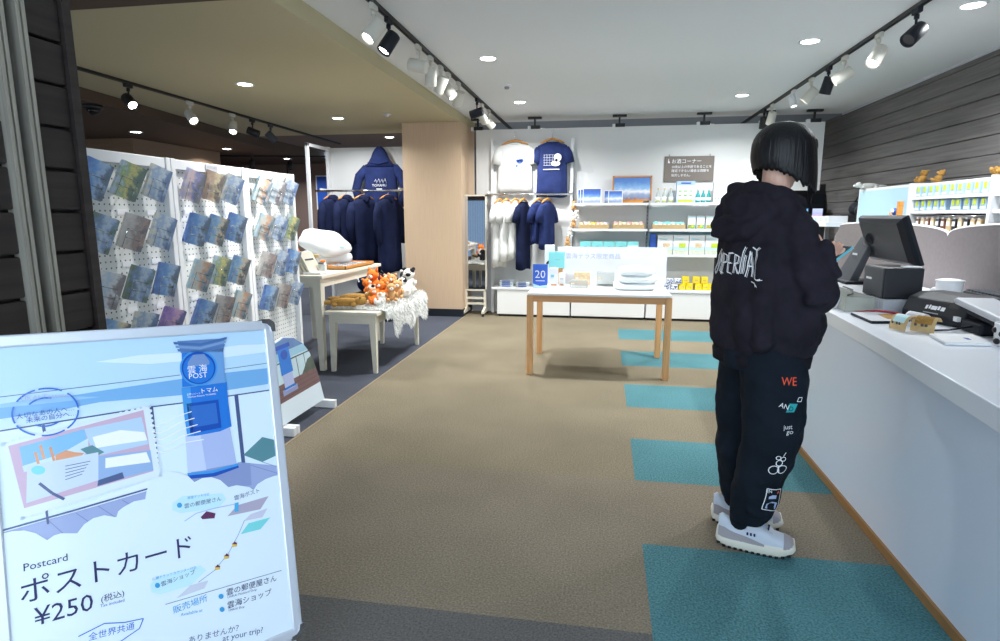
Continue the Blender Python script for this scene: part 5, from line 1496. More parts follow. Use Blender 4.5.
# white ledge with boxes, dark bag, dark equipment with two lit screens beyond
t = thing('white_ledge', 'white ledge unit left of the sky panel, behind the person', 'shelf', (2.5, 7.4, 0))
g = G(); g.box((2.35, 7.05, 1.21), (2.75, 7.95, 1.255), 'white', bev=.003); g.done('shelf', t)
g = G(); g.box((2.62, 7.1, 0), (2.66, 7.14, 1.19), 'light_grey'); g.box((2.62, 7.86, 0), (2.66, 7.9, 1.19), 'light_grey'); g.done('post', t)
g = G(); g.box((2.5, 7.15, .3), (2.74, 7.85, 1.05), 'black_soft', bev=.01); g.done('dark_crate', label='dark crate under the white ledge', cat='crate')
for i in range(4):
    y = 7.15 + i * .17; g = G(); g.box((2.4, y, 1.256), (2.6, y + .155, 1.325), 'white', bev=.004); g.box((2.397, y + .03, 1.27), (2.3995, y + .08, 1.30), 'pack_cyan')
    g.done('white_carton', label=f'small white carton, {["nearest", "second", "third", "furthest"][i]} one on the white ledge', cat='carton', group='cartons on the white ledge')
g = G(); g.sph((2.78, 7.35, 1.40), (.09, .20, .09), 'slate_dark'); g.sph((2.75, 7.2, 1.38), (.07, .1, .07), 'black_soft'); g.tube([(2.76, 7.3, 1.46), (2.76, 7.38, 1.53), (2.76, 7.45, 1.46)], .008, 'black'); g.box((2.68, 7.05, 1.236), (2.82, 7.6, 1.34), 'black'); g.done('dark_bag', label='dark bag standing on the ledge against the plank wall', cat='bag')
t = thing('equipment_shelf', 'black equipment rack below the end of the white wall', 'equipment rack', (2.4, 8.75, 0))
g = G(); g.box((1.75, 8.7, 1.18), (2.93, 8.95, 1.235), 'black_soft'); g.box((1.75, 8.72, 0), (2.93, 8.95, 1.18), 'black_soft', bev=.01); g.box((1.75, 8.93, 1.23), (2.93, 8.96, 1.62), 'slate_dark'); g.done('housing', t)
for i, x in enumerate((2.60, 2.78)):
    t = thing('photo_printer', ['lit screen with blue picture, left one beyond the person', 'lit screen with pink picture, right one beyond the person'][i], 'screen', (x, 8.72, 1.236), 0, 'two lit screens')
    g = G(); g.box((x - .085, 8.70, 1.237), (x + .085, 8.85, 1.47), 'slate_dark', bev=.006); g.done('housing', t)
    ramp_mat('scr%d' % i, [(0, (240, 230, 220)), (.35, (250, 250, 250) if i == 0 else (226, 170, 190)), (.6, (150, 200, 230) if i == 0 else (170, 180, 220)), (1, (80, 150, 220) if i == 0 else (200, 210, 235))], 2, .2, 0, .1, 8, .3)
    nt_ = MATS['scr%d' % i].node_tree; b_ = nt_.nodes['Principled BSDF']; src = b_.inputs['Base Color'].links[0].from_socket
    nt_.links.new(src, b_.inputs['Emission Color']); b_.inputs['Emission Strength'].default_value = .9
    g = G(); g.box((x - .062, 8.694, 1.28), (x + .062, 8.699, 1.42), 'scr%d' % i); g.done('screen', t)

# ---- things on the counter
t = thing('cash_drawer', 'flat light grey cash drawer under the receipt printer', 'cash drawer', (1.6, 3.65, CT))
g = G(); g.box((1.37, 3.22, CT + .001), (1.84, 4.2, CT + .07), 'light_grey', bev=.004); g.done('body', t)
g = G(); g.box((1.362, 3.26, CT + .012), (1.37, 4.08, CT + .06), 'light_grey', bev=.002); g.box((1.358, 3.6, CT + .03), (1.363, 3.74, CT + .038), 'grey'); g.done('drawer_front', t)
PZ = CT + .071
t = thing('receipt_printer', 'black box shaped receipt printer with grey front on the cash drawer', 'printer', (1.46, 3.4, PZ))
g = G(); g.box((1.372, 3.24, PZ), (1.55, 3.47, PZ + .155), 'black_soft', bev=.008); g.done('body', t)
g = G(); g.box((1.366, 3.245, PZ + .005), (1.372, 3.465, PZ + .15), 'slate', bev=.002); g.box((1.364, 3.37, PZ + .085), (1.3665, 3.43, PZ + .096), 'print_white'); g.done('front_cover', t)
g = G(); g.box((1.46, 3.25, PZ + .156), (1.54, 3.29, PZ + .162), 'white'); g.done('paper_slip', t)
# monitor on a leaning arm
t = thing('pos_monitor', 'dark grey checkout monitor seen from behind on a leaning stand', 'monitor', (1.45, 3.95, PZ))
g = G()
y0, y1 = 3.47, 4.05
Tq = [V((1.535, y, 1.325)) for y in (y0, y1)]; Bt = [V((1.635, y, 1.065)) for y in (y0, y1)]
nn = (Bt[0] - Tq[0]).cross(Y).normalized()
if nn.x > 0: nn = -nn
def MQ(y, k, d): return V((1.535, y, 1.325)).lerp(V((1.635, y, 1.065)), k) + nn * d
# housing: a bulged back plate
rs = []
for d, ins in ((-.022, 0), (-.004, 0), (.012, .012), (.03, .05)):
    y_a, y_b = y0 + ins, y1 - ins; ka, kb = ins * 2.2, 1 - ins * 2.2
    rs.append([MQ(y_a, ka, d), MQ(y_b, ka, d), MQ(y_b, kb, d), MQ(y_a, kb, d)])
g.rings(rs, 'slate_dark', smooth=False); g.done('housing', t, bevel=.004)
g = G(); g.poly([MQ(y0 + .015, .03, -.0225), MQ(y1 - .015, .03, -.0225), MQ(y1 - .015, .97, -.0225), MQ(y0 + .015, .97, -.0225)], 'black_gloss'); g.done('screen', t)
g = G(); base = V((1.50, 4.06, PZ)); tp = V((1.60, 4.03, 1.20))
axx = (tp - base).normalized(); nw = axx.cross(Y).normalized()
def AQ(s_, y, d): return base + axx * s_ + Y * y + nw * d
L = (tp - base).length
rs = [[AQ(0, -.12, -.02), AQ(0, .12, -.02), AQ(0, .12, .03), AQ(0, -.12, .03)], [AQ(L * .97, -.085, -.012), AQ(L * .97, .085, -.012), AQ(L * .97, .085, .018), AQ(L * .97, -.085, .018)], [AQ(L, -.08, -.008), AQ(L, .08, -.008), AQ(L, .08, .014), AQ(L, -.08, .014)]]
g.rings(rs, 'slate', smooth=False); g.done('stand_arm', t, bevel=.006)
g = G(); g.box(AQ(L * .62, -.03, 0) - V((.036, 0, .004)), AQ(L * .62, .03, 0) - V((.03, 0, -.008)), 'print_white'); g.done('maker_mark', t)
g = G(); g.box((1.44, 3.90, PZ), (1.68, 4.15, PZ + .018), 'slate_dark', bev=.006); g.done('base', t)
g = G(); g.cyl(tp - Z * .04, MQ(3.9, .45, .02), .035, m='black'); g.done('hinge', t)
g = G(); g.cyl((1.66, 3.17, CT + .001), (1.66, 3.17, CT + .05), .012, n=10, m='teal_box'); g.done('teal_container', label='small teal cap standing between printer and white holder', cat='cap')
# cable bundle + tray of price cards
t = thing('card_tray', 'clear grey tray with price cards at the left end of the counter', 'tray', (1.26, 3.5, CT))
g = G()
for a, b_ in (((1.21, 3.25), (1.345, 3.255)), ((1.21, 3.75), (1.345, 3.755)), ((1.21, 3.25), (1.215, 3.755)), ((1.34, 3.25), (1.345, 3.755))): g.box((*a, CT + .001), (*b_, CT + .075), 'clear')
g.box((1.21, 3.25, CT + .001), (1.345, 3.755, CT + .006), 'clear'); g.done('tray', t)
for i, (y, h) in enumerate(((3.62, .10), (3.40, .075))):
    g = G(); g.box((1.185, y - .075, CT + .002), (1.193, y + .075, CT + h), 'light_grey', rot=Matrix.Rotation(R(18), 3, 'Y'), piv=(1.19, y, CT))
    for k in range(4): g.box((1.1825, y - .05, CT + h * .2 + k * .014), (1.1845, y + .04 - k * .01, CT + h * .2 + .004 + k * .014), 'red' if k == 3 else 'grey', rot=Matrix.Rotation(R(18), 3, 'Y'), piv=(1.19, y, CT))
    g.done('price_card', label=['larger printed price card leaning on the clear tray', 'smaller price card with red heading on the clear tray'][i], cat='card', group='price cards on the counter')
g = G(); g.sph((1.235, 3.93, CT + .03), (.045, .10, .03), 'wicker'); g.sph((1.235, 3.93, CT + .045), (.035, .085, .022), 'kraft'); g.done('straw_coaster', label='straw coloured woven pouch at the far end of the counter', cat='pouch')
g = G(); g.tube([(1.345, 3.86, CT + .1), (1.29, 3.72, CT + .085), (1.22, 3.55, CT + .07), (1.20, 3.45, CT + .01), (1.19, 3.38, CT + .006)], .005, 'black'); g.tube([(1.355, 3.7, CT + .08), (1.33, 3.5, CT + .085), (1.28, 3.36, CT + .08), (1.22, 3.26, CT + .084)], .004, 'black'); g.done('black_cable', label='black cable looping over the clear card tray', cat='cable')
g = G(); g.tube([(1.24, 3.2, CT + .006), (1.33, 3.19, CT + .02), (1.4, 3.13, CT + .018), (1.42, 3.02, CT + .012), (1.39, 2.93, CT + .006)], .005, 'red'); g.done('red_cable', label='red cable lying before the black receipt printer', cat='cable')
t = thing('clipboard', 'flat grey pad with a gold square near the counter edge', 'clipboard', (1.3, 3.1, CT))
g = G(); g.prism([(1.20, 3.15), (1.195, 2.9), (1.37, 2.93), (1.40, 3.24)], (0, 0, CT + .001), X, Y, .012, 'light_grey', 'slate_dark'); g.done('pad', t)
g = G(); g.prism([(1.30, 3.1), (1.29, 2.97), (1.355, 2.98), (1.37, 3.12)], (0, 0, CT + .0135), X, Y, .001, 'plush_brown'); g.done('gold_square', t)
# roller held brochures
for i, (x, y, a) in enumerate(((1.265, 2.76, 15), (1.335, 2.73, 40), (1.35, 2.84, 15))):
    Mx = Matrix.Translation(V((x, y, CT + .002))) @ Matrix.Rotation(R(a - 90), 4, 'Z')
    t = thing('folded_card_stand', ['curled printed card with blue picture at the counter edge', 'curled printed card with sepia picture beside the blue one', 'white curled card behind the other two'][i], 'card', (x, y, CT), 0, 'curled cards on the counter')
    g = G(); g.M = Mx; N = 9
    a_ = [V((-.045, -.03 + .035 * (1 - math.cos(PI * k / N * .75)), .062 * math.sin(PI * k / N * .75) + 0)) for k in range(N + 1)]
    for k in range(N):
        p, q = a_[k], a_[k + 1]; g.poly([p, p + X * .09, q + X * .09, q], 'kraft' if i < 2 else 'white')
        p2_, q2_ = p * 1 - Y * .003 + Z * .002, q * 1 - Y * .003 + Z * .002; g.poly([p2_, p2_ + X * .09, q2_ + X * .09, q2_], 'kraft' if i < 2 else 'white')
    g.done('card', t)
    g = G(); g.M = Mx
    for k in range(2, 6):
        p, q = a_[k] - Y * .0045 + Z * .003, a_[k + 1] - Y * .0045 + Z * .003; g.poly([p + X * .012, p + X * .078, q + X * .078, q + X * .012], ['pack_cyan', 'plush_brown', 'light_grey'][i])
    for s_ in (.02, .045, .06): g.sph((-.045 + s_, -.035, .03), (.006, .002, .006), 'slate')
    g.done('print', t, recalc=False)
# label printer with sloping front
t = thing('card_printer', 'black printer with a sloping front and white markings on the counter', 'printer', (1.6, 2.95, CT))
g = G(); prof = [(0, .0), (.22, .0), (.22, .125), (.09, .125), (.03, .10), (0, .04)]
u_ = V((.1, -.29, 0)).normalized(); w_ = V((-u_.y, u_.x, 0)); O_ = V((1.415, 3.13, CT + .001))
A = [[O_ + u_ * s_ + w_ * (a * 1.0) + Z * b_ for a, b_ in prof] for s_ in (0, .33)]
g.rings(A, 'slate_dark', smooth=False); g.done('body', t, bevel=.008)
def PF(s_, k, d=.001):
    a = .03 * k; b_ = .04 + .06 * k
    return O_ + u_ * s_ + w_ * (a - d) + Z * (b_ + d * .5)
g = G(); 
for s_, l_, k0 in ((.12, .012, .3), (.137, .01, .34), (.15, .03, .3), (.183, .012, .34), (.2, .02, .3)): g.poly([PF(s_, k0, .002), PF(s_ + l_, k0, .002), PF(s_ + l_, k0 + .28, .002), PF(s_, k0 + .28, .002)], 'print_white')
g.poly([PF(.12, .02, .002), PF(.2, .02, .002), PF(.2, .1, .002), PF(.12, .1, .002)], 'grey'); g.done('marking', t, recalc=False)
g = G(); g.poly([PF(.23, .6, .002), PF(.28, .6, .002), PF(.28, .9, .002), PF(.23, .9, .002)], 'black'); g.done('slot', t, recalc=False)
g = G(); g.box((1.5, 2.83, CT + .03), (1.515, 2.86, CT + .05), 'white'); g.done('button', t)
# white square holder with paper roll
t = thing('tissue_holder', 'white square holder behind the black sloping printer', 'holder', (1.8, 3.5, CT))
g = G(); g.lathe((1.86, 3.62, CT), [(.062, .001), (.062, .125), (.06, .13), (.05, .128)], 'white', 28, 1, 1); g.done('cup', t)
g = G(); g.lathe((1.86, 3.62, CT), [(.066, .128), (.067, .134), (.04, .14)], 'white', 28); g.done('lid', t)
g = G(); g.sph((1.82, 3.68, CT + .05), (.03, .02, .04), 'white'); g.done('tissue', t)
# keyboard on the back ledge
t = thing('keyboard', 'black keyboard on the back edge of the counter', 'keyboard', (2.0, 3.5, CT))
g = G(); g.box((1.95, 3.1, CT + .051), (2.075, 3.66, CT + .075), 'black_soft', bev=.004); g.done('base', t)
g = G()
for i in range(4):
    for j in range(18): g.box((1.96 + i * .028, 3.115 + j * .03, CT + .075), (1.982 + i * .028, 3.138 + j * .03, CT + .085), 'slate')
k_ = g.done('keys', t)
g = G(); g.box((1.88, 2.5, CT + .001), (2.085, 3.9, CT + .05), 'light_grey', bev=.003); g.done('keyboard_ledge', label='long grey ledge under the keyboard along the screen foot', cat='ledge')
# handheld terminal on a dark base
t = thing('card_terminal', 'grey topped card terminal on a dark stand at the right end of counter', 'card terminal', (1.58, 2.7, CT))
g = G(); g.box((1.50, 2.66, CT + .001), (1.60, 2.80, CT + .05), 'slate_dark', bev=.01); g.done('base', t)
g = G(); g.box((1.50, 2.42, CT + .075), (1.66, 2.88, CT + .105), 'light_grey', bev=.012, rot=Matrix.Rotation(R(7), 3, 'X')); g.done('cover', t)
g = G(); g.box((1.515, 2.44, CT + .05), (1.65, 2.80, CT + .074), 'slate_dark', bev=.008, rot=Matrix.Rotation(R(7), 3, 'X')); g.done('body', t)
g = G(); g.tube([(1.5, 2.72, CT + .03), (1.43, 2.75, CT + .008), (1.36, 2.74, CT + .006)], .004, 'slate_dark'); g.done('cable', t)
t = thing('spotted_cup', 'white cup with black cow spots at the right edge of the counter', 'cup', (1.52, 2.48, CT))
g = G(); g.lathe((1.50, 2.47, CT), [(.045, .001), (.052, .01), (.056, .085), (.053, .088), (.048, .084), (.044, .015), (.02, .012)], 'white', 24); g.done('body', t)
g = G()
for a, z, r in ((-2.6, .05, .016), (-2.1, .03, .013), (-1.7, .06, .018), (-2.3, .075, .010), (-3.0, .02, .014), (-1.3, .03, .014), (2.9, .06, .014)):
    c = V((1.50 + .055 * math.cos(a), 2.47 + .055 * math.sin(a), CT + z)); g.sph(c, (r, .008, r * .8), 'black', rot=Matrix.Rotation(a - PI / 2, 3, 'Z'))
g.done('spots', t)
t = thing('white_tray', 'flat white tray with small blue print near the counter edge', 'tray', (1.37, 2.54, CT))
g = G(); g.prism([(1.30, 2.63), (1.27, 2.45), (1.43, 2.46), (1.47, 2.65)], (0, 0, CT + .001), X, Y, .012, 'white'); g.done('tray', t, bevel=.003)
g = G(); g.prism([(1.38, 2.55), (1.378, 2.515), (1.392, 2.515), (1.396, 2.55)], (0, 0, CT + .0135), X, Y, .0005, 'blue'); g.done('print', t)

# ================================================================== THE PERSON
HA, HB = R(30), R(12)                       # heading of chest and of hips


def fr(a): return V((math.cos(a), math.sin(a), 0)), V((math.sin(a), -math.cos(a), 0))


fT, rT = fr(HA); fH, rH = fr(HB)
PC = V((.618, 2.49, 0))
person = thing('person', 'person with a black bob, black hoodie, black printed trousers and white sneakers, holding a phone', 'person', (PC.x, PC.y, 0))


def PT(f, r, z): return PC + fT * f + rT * r + Z * z
def PH(f, r, z): return PC + fH * f + rH * r + Z * z


sR, sL = PT(-.01, .165, 1.315), PT(.02, -.17, 1.32)
eR, eL = V((.765, 2.325, 1.065)), V((.68, 2.80, 1.09))
wR, wL = V((.825, 2.53, 1.16)), V((.765, 2.73, 1.262))
hipR, hipL = PH(.0, .09, .86), PH(.0, -.09, .86)
kR, kL = V((.665, 2.385, .47)), V((.60, 2.575, .47))
aR, aL = V((.600, 2.395, .11)), V((.60, 2.59, .11))
HC = PT(.05, .005, 1.552)                      # head centre
NB = PT(.015, 0, 1.37)

# ---- body: one continuous skin surface
g = G(); k = 'skin'
g.chain([PH(0, 0, .88), PT(.0, 0, 1.05), PT(0, 0, 1.22)], [.115, .105, .12], k)
g.chain([PH(0, -.07, .86), PH(0, .07, .86)], [.10, .10], k)
g.chain([sL + Z * -.03, PT(.01, 0, 1.31), sR + Z * -.035], [.042, .07, .042], k)
g.chain([sR - Z * .035, eR, wR], [.042, .036, .026], k); g.chain([sL, eL, wL], [.048, .038, .026], k)
g.chain([hipR, kR, aR + Z * .03], [.085, .055, .036], k); g.chain([hipL, kL, aL + Z * .03], [.085, .055, .036], k)
for a in (aR, aL): g.chain([V((a.x, a.y, .10)), V((a.x - .02, a.y, .07)), V((a.x + .07, a.y - .012, .058))], [.032, .024, .018], k)
g.chain([NB, PT(.03, 0, 1.43), HC + Z * -.05 - fT * .025], [.058, .052, .052], k)
hd = fr(R(22))[0]; hr_ = fr(R(22))[1]
tilt = R(22)
hu = (Z * math.cos(tilt) + hd * math.sin(tilt)); hf = (hd * math.cos(tilt) - Z * math.sin(tilt))


def HP(f, r, u): return HC + hf * f + hr_ * r + hu * u


HF = Matrix((hf, hr_, hu)).transposed()
g.sph(HP(-.01, 0, .025), (.092, .073, .09), k, rot=HF, nu=24, nv=16)
g.sph(HP(.03, 0, -.035), (.06, .056, .07), k, rot=HF, nu=20, nv=12)
g.sph(HP(.055, 0, -.085), (.028, .03, .022), k, rot=HF)             # chin
g.chain([HP(.082, 0, .02), HP(.105, 0, -.018)], [.010, .014], k)      # nose
g.sph(HP(.088, 0, -.052), (.012, .022, .008), k, rot=HF)              # lips
for s_ in (-1, 1):
    g.sph(HP(-.005, s_ * .075, -.005), (.018, .008, .028), k, rot=HF)  # ears
    g.sph(HP(.07, s_ * .03, .03), (.016, .022, .010), k, rot=HF)       # brow


def hand(wr, dirv, palmn, thumb, curl, spread=.020):
    """palm and five fingers; dirv = way the hand points, palmn = way the palm faces, thumb = side of the thumb"""
    d = V(dirv).normalized(); th = (V(thumb) - d * V(thumb).dot(d)).normalized(); pn = d.cross(th)
    if pn.dot(V(palmn)) < 0: pn = -pn
    F = Matrix((d, th, pn)).transposed()
    g.chain([wr, wr + d * .03], [.027, .024], 'skin')
    g.sph(wr + d * .055, (.045, .036, .015), 'skin', rot=F)
    for i, (o, ln) in enumerate(((.027, .068), (.009, .076), (-.009, .070), (-.026, .055))):
        b = wr + d * .088 + th * o; a = curl[i]; pts = [b]
        dd = d.copy(); p = b
        for seg, fr_ in ((.45, 1), (.30, 1.2), (.25, .8)):
            ang = a * fr_; dd = (dd * math.cos(ang) + pn * math.sin(ang)).normalized(); p = p + dd * ln * seg; pts.append(p)
        g.chain([wr + d * .05 + th * o * .8] + pts, [.0105, .0095, .0088, .0082, .0072], 'skin')
    b = wr + d * .03 + th * .03
    g.chain([wr + d * .02 + th * .015, b, b + (th * .6 + d * .7 + pn * .3).normalized() * .032, b + (th * .3 + d * .9 + pn * .45).normalized() * .058], [.014, .0125, .0105, .0085], 'skin')


# right hand holds the phone from below, left hand taps on it
hand(wR, V((.55, .55, .05)), V((-.3, .35, .9)), V((-.6, .6, .3)), (.55, .55, .55, .6))
hand(wL, V((.75, -.55, .0)), V((-.1, .1, -1)), V((-.5, -.3, .1)), (.35, .45, .6, .65))
body = g.done('body', person)
remesh(body, .0042, 3, .5)

# face details on the head
for s_ in (-1, 1):
    g = G(); g.sph(HP(.083, s_ * .031, .012), (.006, .013, .006), 'print_white', rot=HF); g.sph(HP(.0875, s_ * .031, .011), (.003, .0055, .0055), 'black', rot=HF)
    g.done('eye', person)
g = G(); g.sph(HP(.098, 0, -.050), (.005, .019, .006), 'lip', rot=HF); g.done('mouth', person)

# ---- hair: a bob, longer towards the face, with cut ends
g = G(); NA = 96
rs = []
HO = HC + Z * .0
top = HC + Z * .128 - hd * .012
azs = [2 * PI * i / NA for i in range(NA)]          # 0 = back of the head


def hair_len(a):
    f = (1 - math.cos(a)) / 2                       # 0 back .. 1 front
    return f


rnd = random.Random(3)
jit = [rnd.uniform(-1, 1) for _ in range(NA)]
K = 16
for k_ in range(K + 1):
    s_ = k_ / K; ring = []
    for i, a in enumerate(azs):
        f = hair_len(a)
        side = abs(math.sin(a))
        dirv = -hd * math.cos(a) + hr_ * math.sin(a)
        zb = -.048 - .118 * f ** 1.1                # how low the ends hang
        if f > .86: zb = .045                       # fringe gap over the face
        zb += jit[i] * (.006 + .012 * f)
        if s_ < .5:
            q = s_ / .5; ph = q * PI / 2
            rad = math.sin(ph) ** .92; z = .128 - (.128 - .025) * (1 - math.cos(ph))
        else:
            q = (s_ - .5) / .5; rad = 1 + .035 * math.sin(q * PI * .8) - .10 * q ** 2 * (1 - f) - .04 * q * f; z = .025 + (zb - .025) * q
        ra, rb_ = .118, .108
        rr = 1 / math.sqrt((math.cos(a) / ra) ** 2 + (math.sin(a) / rb_) ** 2)
        rr *= 1 + .012 * jit[i] * (s_ > .3)
        lean = hd * (.022 * max(0, (.06 - z)) / .2 * (1 if f > .4 else .4))
        ring.append(HC + dirv * rr * max(rad, .002) + Z * z + lean - hd * .004)
    rs.append(ring)
# inner wall
inner = []
for k_ in (K, K - 3, K - 7):
    inner.append([HC + Z * (p - HC).z + (V((p.x - HC.x, p.y - HC.y, 0))) * (.86 if k_ != K else .93) for p in rs[k_]])
g.rings(rs + inner, 'hair_black')
hair = g.done('hair', person)
# loose locks beside the cheek
g = G()
for i in range(26):
    a = R(112 + i * 1.6); dirv = -hd * math.cos(a) + hr_ * math.sin(a)
    p = HC + dirv * (.100 + rnd.uniform(-.006, .006)); ln = -.15 - rnd.uniform(0, .035)
    g.tube([p + Z * .02, p + dirv * .004 - Z * .05, p + hd * .008 + Z * ln], [.006, .005, .0008], 'hair_black', 5)
g.done('side_locks', person)

# ---- hoodie
g = G(); m = 'hoodie_black'


def ell(z, hw, hd_, f0=0., r0=0., n=48, e=.95, fold=0., ph=0.):
    out = []
    for i in range(n):
        a = 2 * PI * i / n; c, s_ = math.cos(a), math.sin(a)
        w_ = 1 + fold * (math.sin(a * 7 + ph) * .6 + math.sin(a * 4 + ph * 2) * .4)
        out.append(PT(f0 + math.copysign(abs(c) ** e, c) * hd_ * w_, r0 + math.copysign(abs(s_) ** e, s_) * hw * w_, z))
    return out


g.rings([ell(.795, .19, .155, .012, fold=.03, ph=1), ell(.83, .208, .175, .012, fold=.045, ph=1.2), ell(.90, .212, .178, .008, fold=.04, ph=1.6), ell(1.0, .208, .168, .004, fold=.025, ph=2), ell(1.12, .206, .155, .004, fold=.015), ell(1.22, .20, .145, .002), ell(1.30, .185, .13, .0), ell(1.345, .145, .11, .005), ell(1.385, .09, .085, .01)], m)
g.chain([PT(.0, .09, 1.335), PT(-.01, .145, 1.315), PT(-.01, .168, 1.275), (sR + eR) / 2 + V((-.022, -.008, -.01)), eR], [.05, .055, .06, .066, .077], m)
g.chain([eR, eR + V((.01, .03, -.015)), (eR + wR) / 2 + Z * -.012, wR - (wR - eR).normalized() * .035], [.077, .076, .055, .040], m)
g.chain([PT(.0, -.15, 1.305), sL, (sL + eL) / 2, eL], [.066, .07, .075, .07], m)
g.chain([eL, (eL + wL) / 2, wL - (wL - eL).normalized() * .035], [.07, .055, .040], m)
g.chain([PT(-.172, -.09, 1.262), PT(-.165, .0, 1.245), PT(-.12, .10, 1.305), PT(-.04, .145, 1.36), PT(.05, .12, 1.365)], [.016, .018, .017, .016, .014], m)
g.chain([PT(-.165, -.07, 1.31), PT(-.16, .02, 1.315), PT(-.11, .11, 1.365), PT(-.03, .13, 1.39)], [.014, .016, .015, .013], m)
# sleeve folds
for p, d_, r_ in ((eR + V((-.05, .0, .06)), V((.09, -.02, .03)), .03), (eR + V((-.03, -.05, -.03)), V((.08, .02, .02)), .032), ((sR + eR) / 2 + V((.03, -.06, .03)), V((.05, .0, -.09)), .025), (eR + V((.05, .05, -.02)), V((-.02, .05, .05)), .03)):
    g.chain([p, p + d_], [r_, r_ * .8], m)
# hanging fold down the back from the arm to the hem
g.chain([PT(-.095, .12, 1.2), PT(-.11, .13, 1.0), PT(-.115, .14, .87)], [.045, .042, .045], m)
g.chain([PT(-.0, .17, 1.12), PT(.03, .18, 1.0), PT(.05, .18, .89)], [.045, .05, .05], m)
g.chain([PT(.09, .15, .97), PT(.115, .15, .92), PT(.11, .14, .88)], [.045, .058, .05], m)    # pouch pocket
# hood lying on the back and collar round the neck
g.sph(PT(-.10, -.01, 1.345), (.056, .118, .085), m, rot=Matrix((fT, rT, Z)).transposed() @ Matrix.Rotation(R(-20), 3, 'Y'), nu=24, nv=14)
g.chain([PT(-.145, -.085, 1.285), PT(-.155, -.02, 1.26), PT(-.14, .05, 1.28)], [.032, .036, .032], m)
g.chain([PT(-.12, -.12, 1.35), PT(-.15, -.105, 1.295), PT(-.165, -.02, 1.25), PT(-.14, .07, 1.29), PT(-.10, .12, 1.34), PT(-.03, .13, 1.37), PT(.05, .10, 1.375), PT(.10, .05, 1.355)], [.022, .026, .028, .026, .026, .026, .026, .024], m)
g.chain([PT(-.02, -.12, 1.405), PT(-.08, -.085, 1.43), PT(-.095, .0, 1.435), PT(-.08, .075, 1.418), PT(-.02, .105, 1.395), PT(.05, .085, 1.37), PT(.10, .03, 1.35), PT(.10, -.03, 1.35), PT(.05, -.09, 1.38), PT(-.02, -.12, 1.405)], [.03] * 10, m)
g.chain([PT(-.105, -.09, 1.38), PT(-.125, .0, 1.395), PT(-.105, .085, 1.375)], [.032, .034, .032], m)
hd_o = g.done('hoodie', person)
remesh(hd_o, .0068, 4, .5)
tex = bpy.data.textures.new('cloth_folds', 'CLOUDS'); tex.noise_scale = .085; tex.noise_depth = 2
dm = hd_o.modifiers.new('d', 'DISPLACE'); dm.texture = tex; dm.strength = .03; dm.mid_level = .5; dm.texture_coords = 'LOCAL'
s2 = hd_o.modifiers.new('s', 'SMOOTH'); s2.iterations = 2; s2.factor = .5
bake(hd_o)
# ribbed hem and cuffs
g = G(); g.rings([ell(.752, .188, .15, .012, fold=.03, ph=1), ell(.755, .197, .158, .012, fold=.03, ph=1), ell(.80, .202, .163, .012, fold=.035, ph=1), ell(.815, .18, .145, .012)], 'rib_black'); g.done('hem_band', person)
for w_, e_ in ((wR, eR), (wL, eL)):
    d_ = (w_ - e_).normalized(); g = G(); g.cyl(w_ - d_ * .075, w_ - d_ * .005, .046, .037, 24, 'rib_black'); g.done('cuff', person)
# lettering across the back, following the cloth
dg = bpy.context.evaluated_depsgraph_get()
from mathutils.bvhtree import BVHTree
def tree(o):
    me = o.data; Mw = WM[person.name]
    return BVHTree.FromPolygons([Mw @ v_.co for v_ in me.vertices], [list(p.vertices) for p in me.polygons])


def wrap(name, shapes, tr, o, u, w, nrm, label=None, lift=.002):
    """lay flat outlines (list of (pts2d, material)) on the cloth: cast from outside along -nrm"""
    g = G(); o, u, w, nrm = V(o), V(u).normalized(), V(w).normalized(), V(nrm).normalized()
    for pts, m_ in shapes:
        out = []
        for a, b_ in pts:
            p = o + u * a + w * b_
            h = tr.ray_cast(p + nrm * .25, -nrm, .6)
            out.append((h[0] if h[0] is not None else p) + nrm * lift)
        g.poly(out, m_)
    return g.done(name, person, recalc=False, label=label)


def stroke(pts, wd):
    out = []
    for a, b_ in zip(pts, pts[1:]):
        a, b_ = V((*a, 0)), V((*b_, 0)); L_ = (b_ - a).length; n_ = V((-(b_ - a).y, (b_ - a).x, 0)).normalized() * wd / 2
        kk = max(1, int(L_ / .012))
        for q in range(kk):
            p, r_ = a.lerp(b_, q / kk), a.lerp(b_, (q + 1) / kk)
            out.append([(p + n_)[:2], (r_ + n_)[:2], (r_ - n_)[:2], (p - n_)[:2]])
    return out


def glyph_shapes(st, x0, y0, wd, m_, hs=1.):
    me = glyphs(st); xs = [v_.co.x for v_ in me.vertices]; sc = wd / (max(xs) - min(xs)); mn = min(xs)
    return [([(x0 + (me.vertices[i].co.x - mn) * sc, y0 + me.vertices[i].co.y * sc * hs) for i in p.vertices], m_) for p in me.polygons]


TH = tree(hd_o)
sh = []
W_ = 'print_white'
# spiky outlined letters
letters = [
    [[(0, 0), (.012, .03), (.006, .06), (.022, .085)], [(.0, .0), (.01, -.012), (.024, .0)], [(.024, 0), (.024, .07), (.034, .035), (.044, .075), (.044, .0)]],
    [[(.056, -.01), (.056, .07), (.078, .064), (.078, .04), (.056, .034)], [(.049, -.002), (.064, -.004)]],
    [[(.088, .07), (.088, 0), (.112, -.004)], [(.088, .035), (.106, .037)], [(.085, .072), (.112, .075)]],
    [[(.122, 0), (.122, .07), (.142, .062), (.142, .04), (.122, .034), (.146, -.002)]],
    [[(.152, .0), (.158, .08), (.165, .1)], [(.164, .0), (.17, .07)]],
    [[(.18, -.01), (.188, .085), (.202, .03), (.206, -.008)], [(.182, .03), (.202, .03)]],
    [[(.196, .10), (.214, .09), (.222, .07), (.222, -.01)], [(.222, -.012), (.238, -.018), (.252, -.014)], [(.206, -.026), (.226, -.03), (.238, -.042)], [(.214, .09), (.226, .10)]],
]
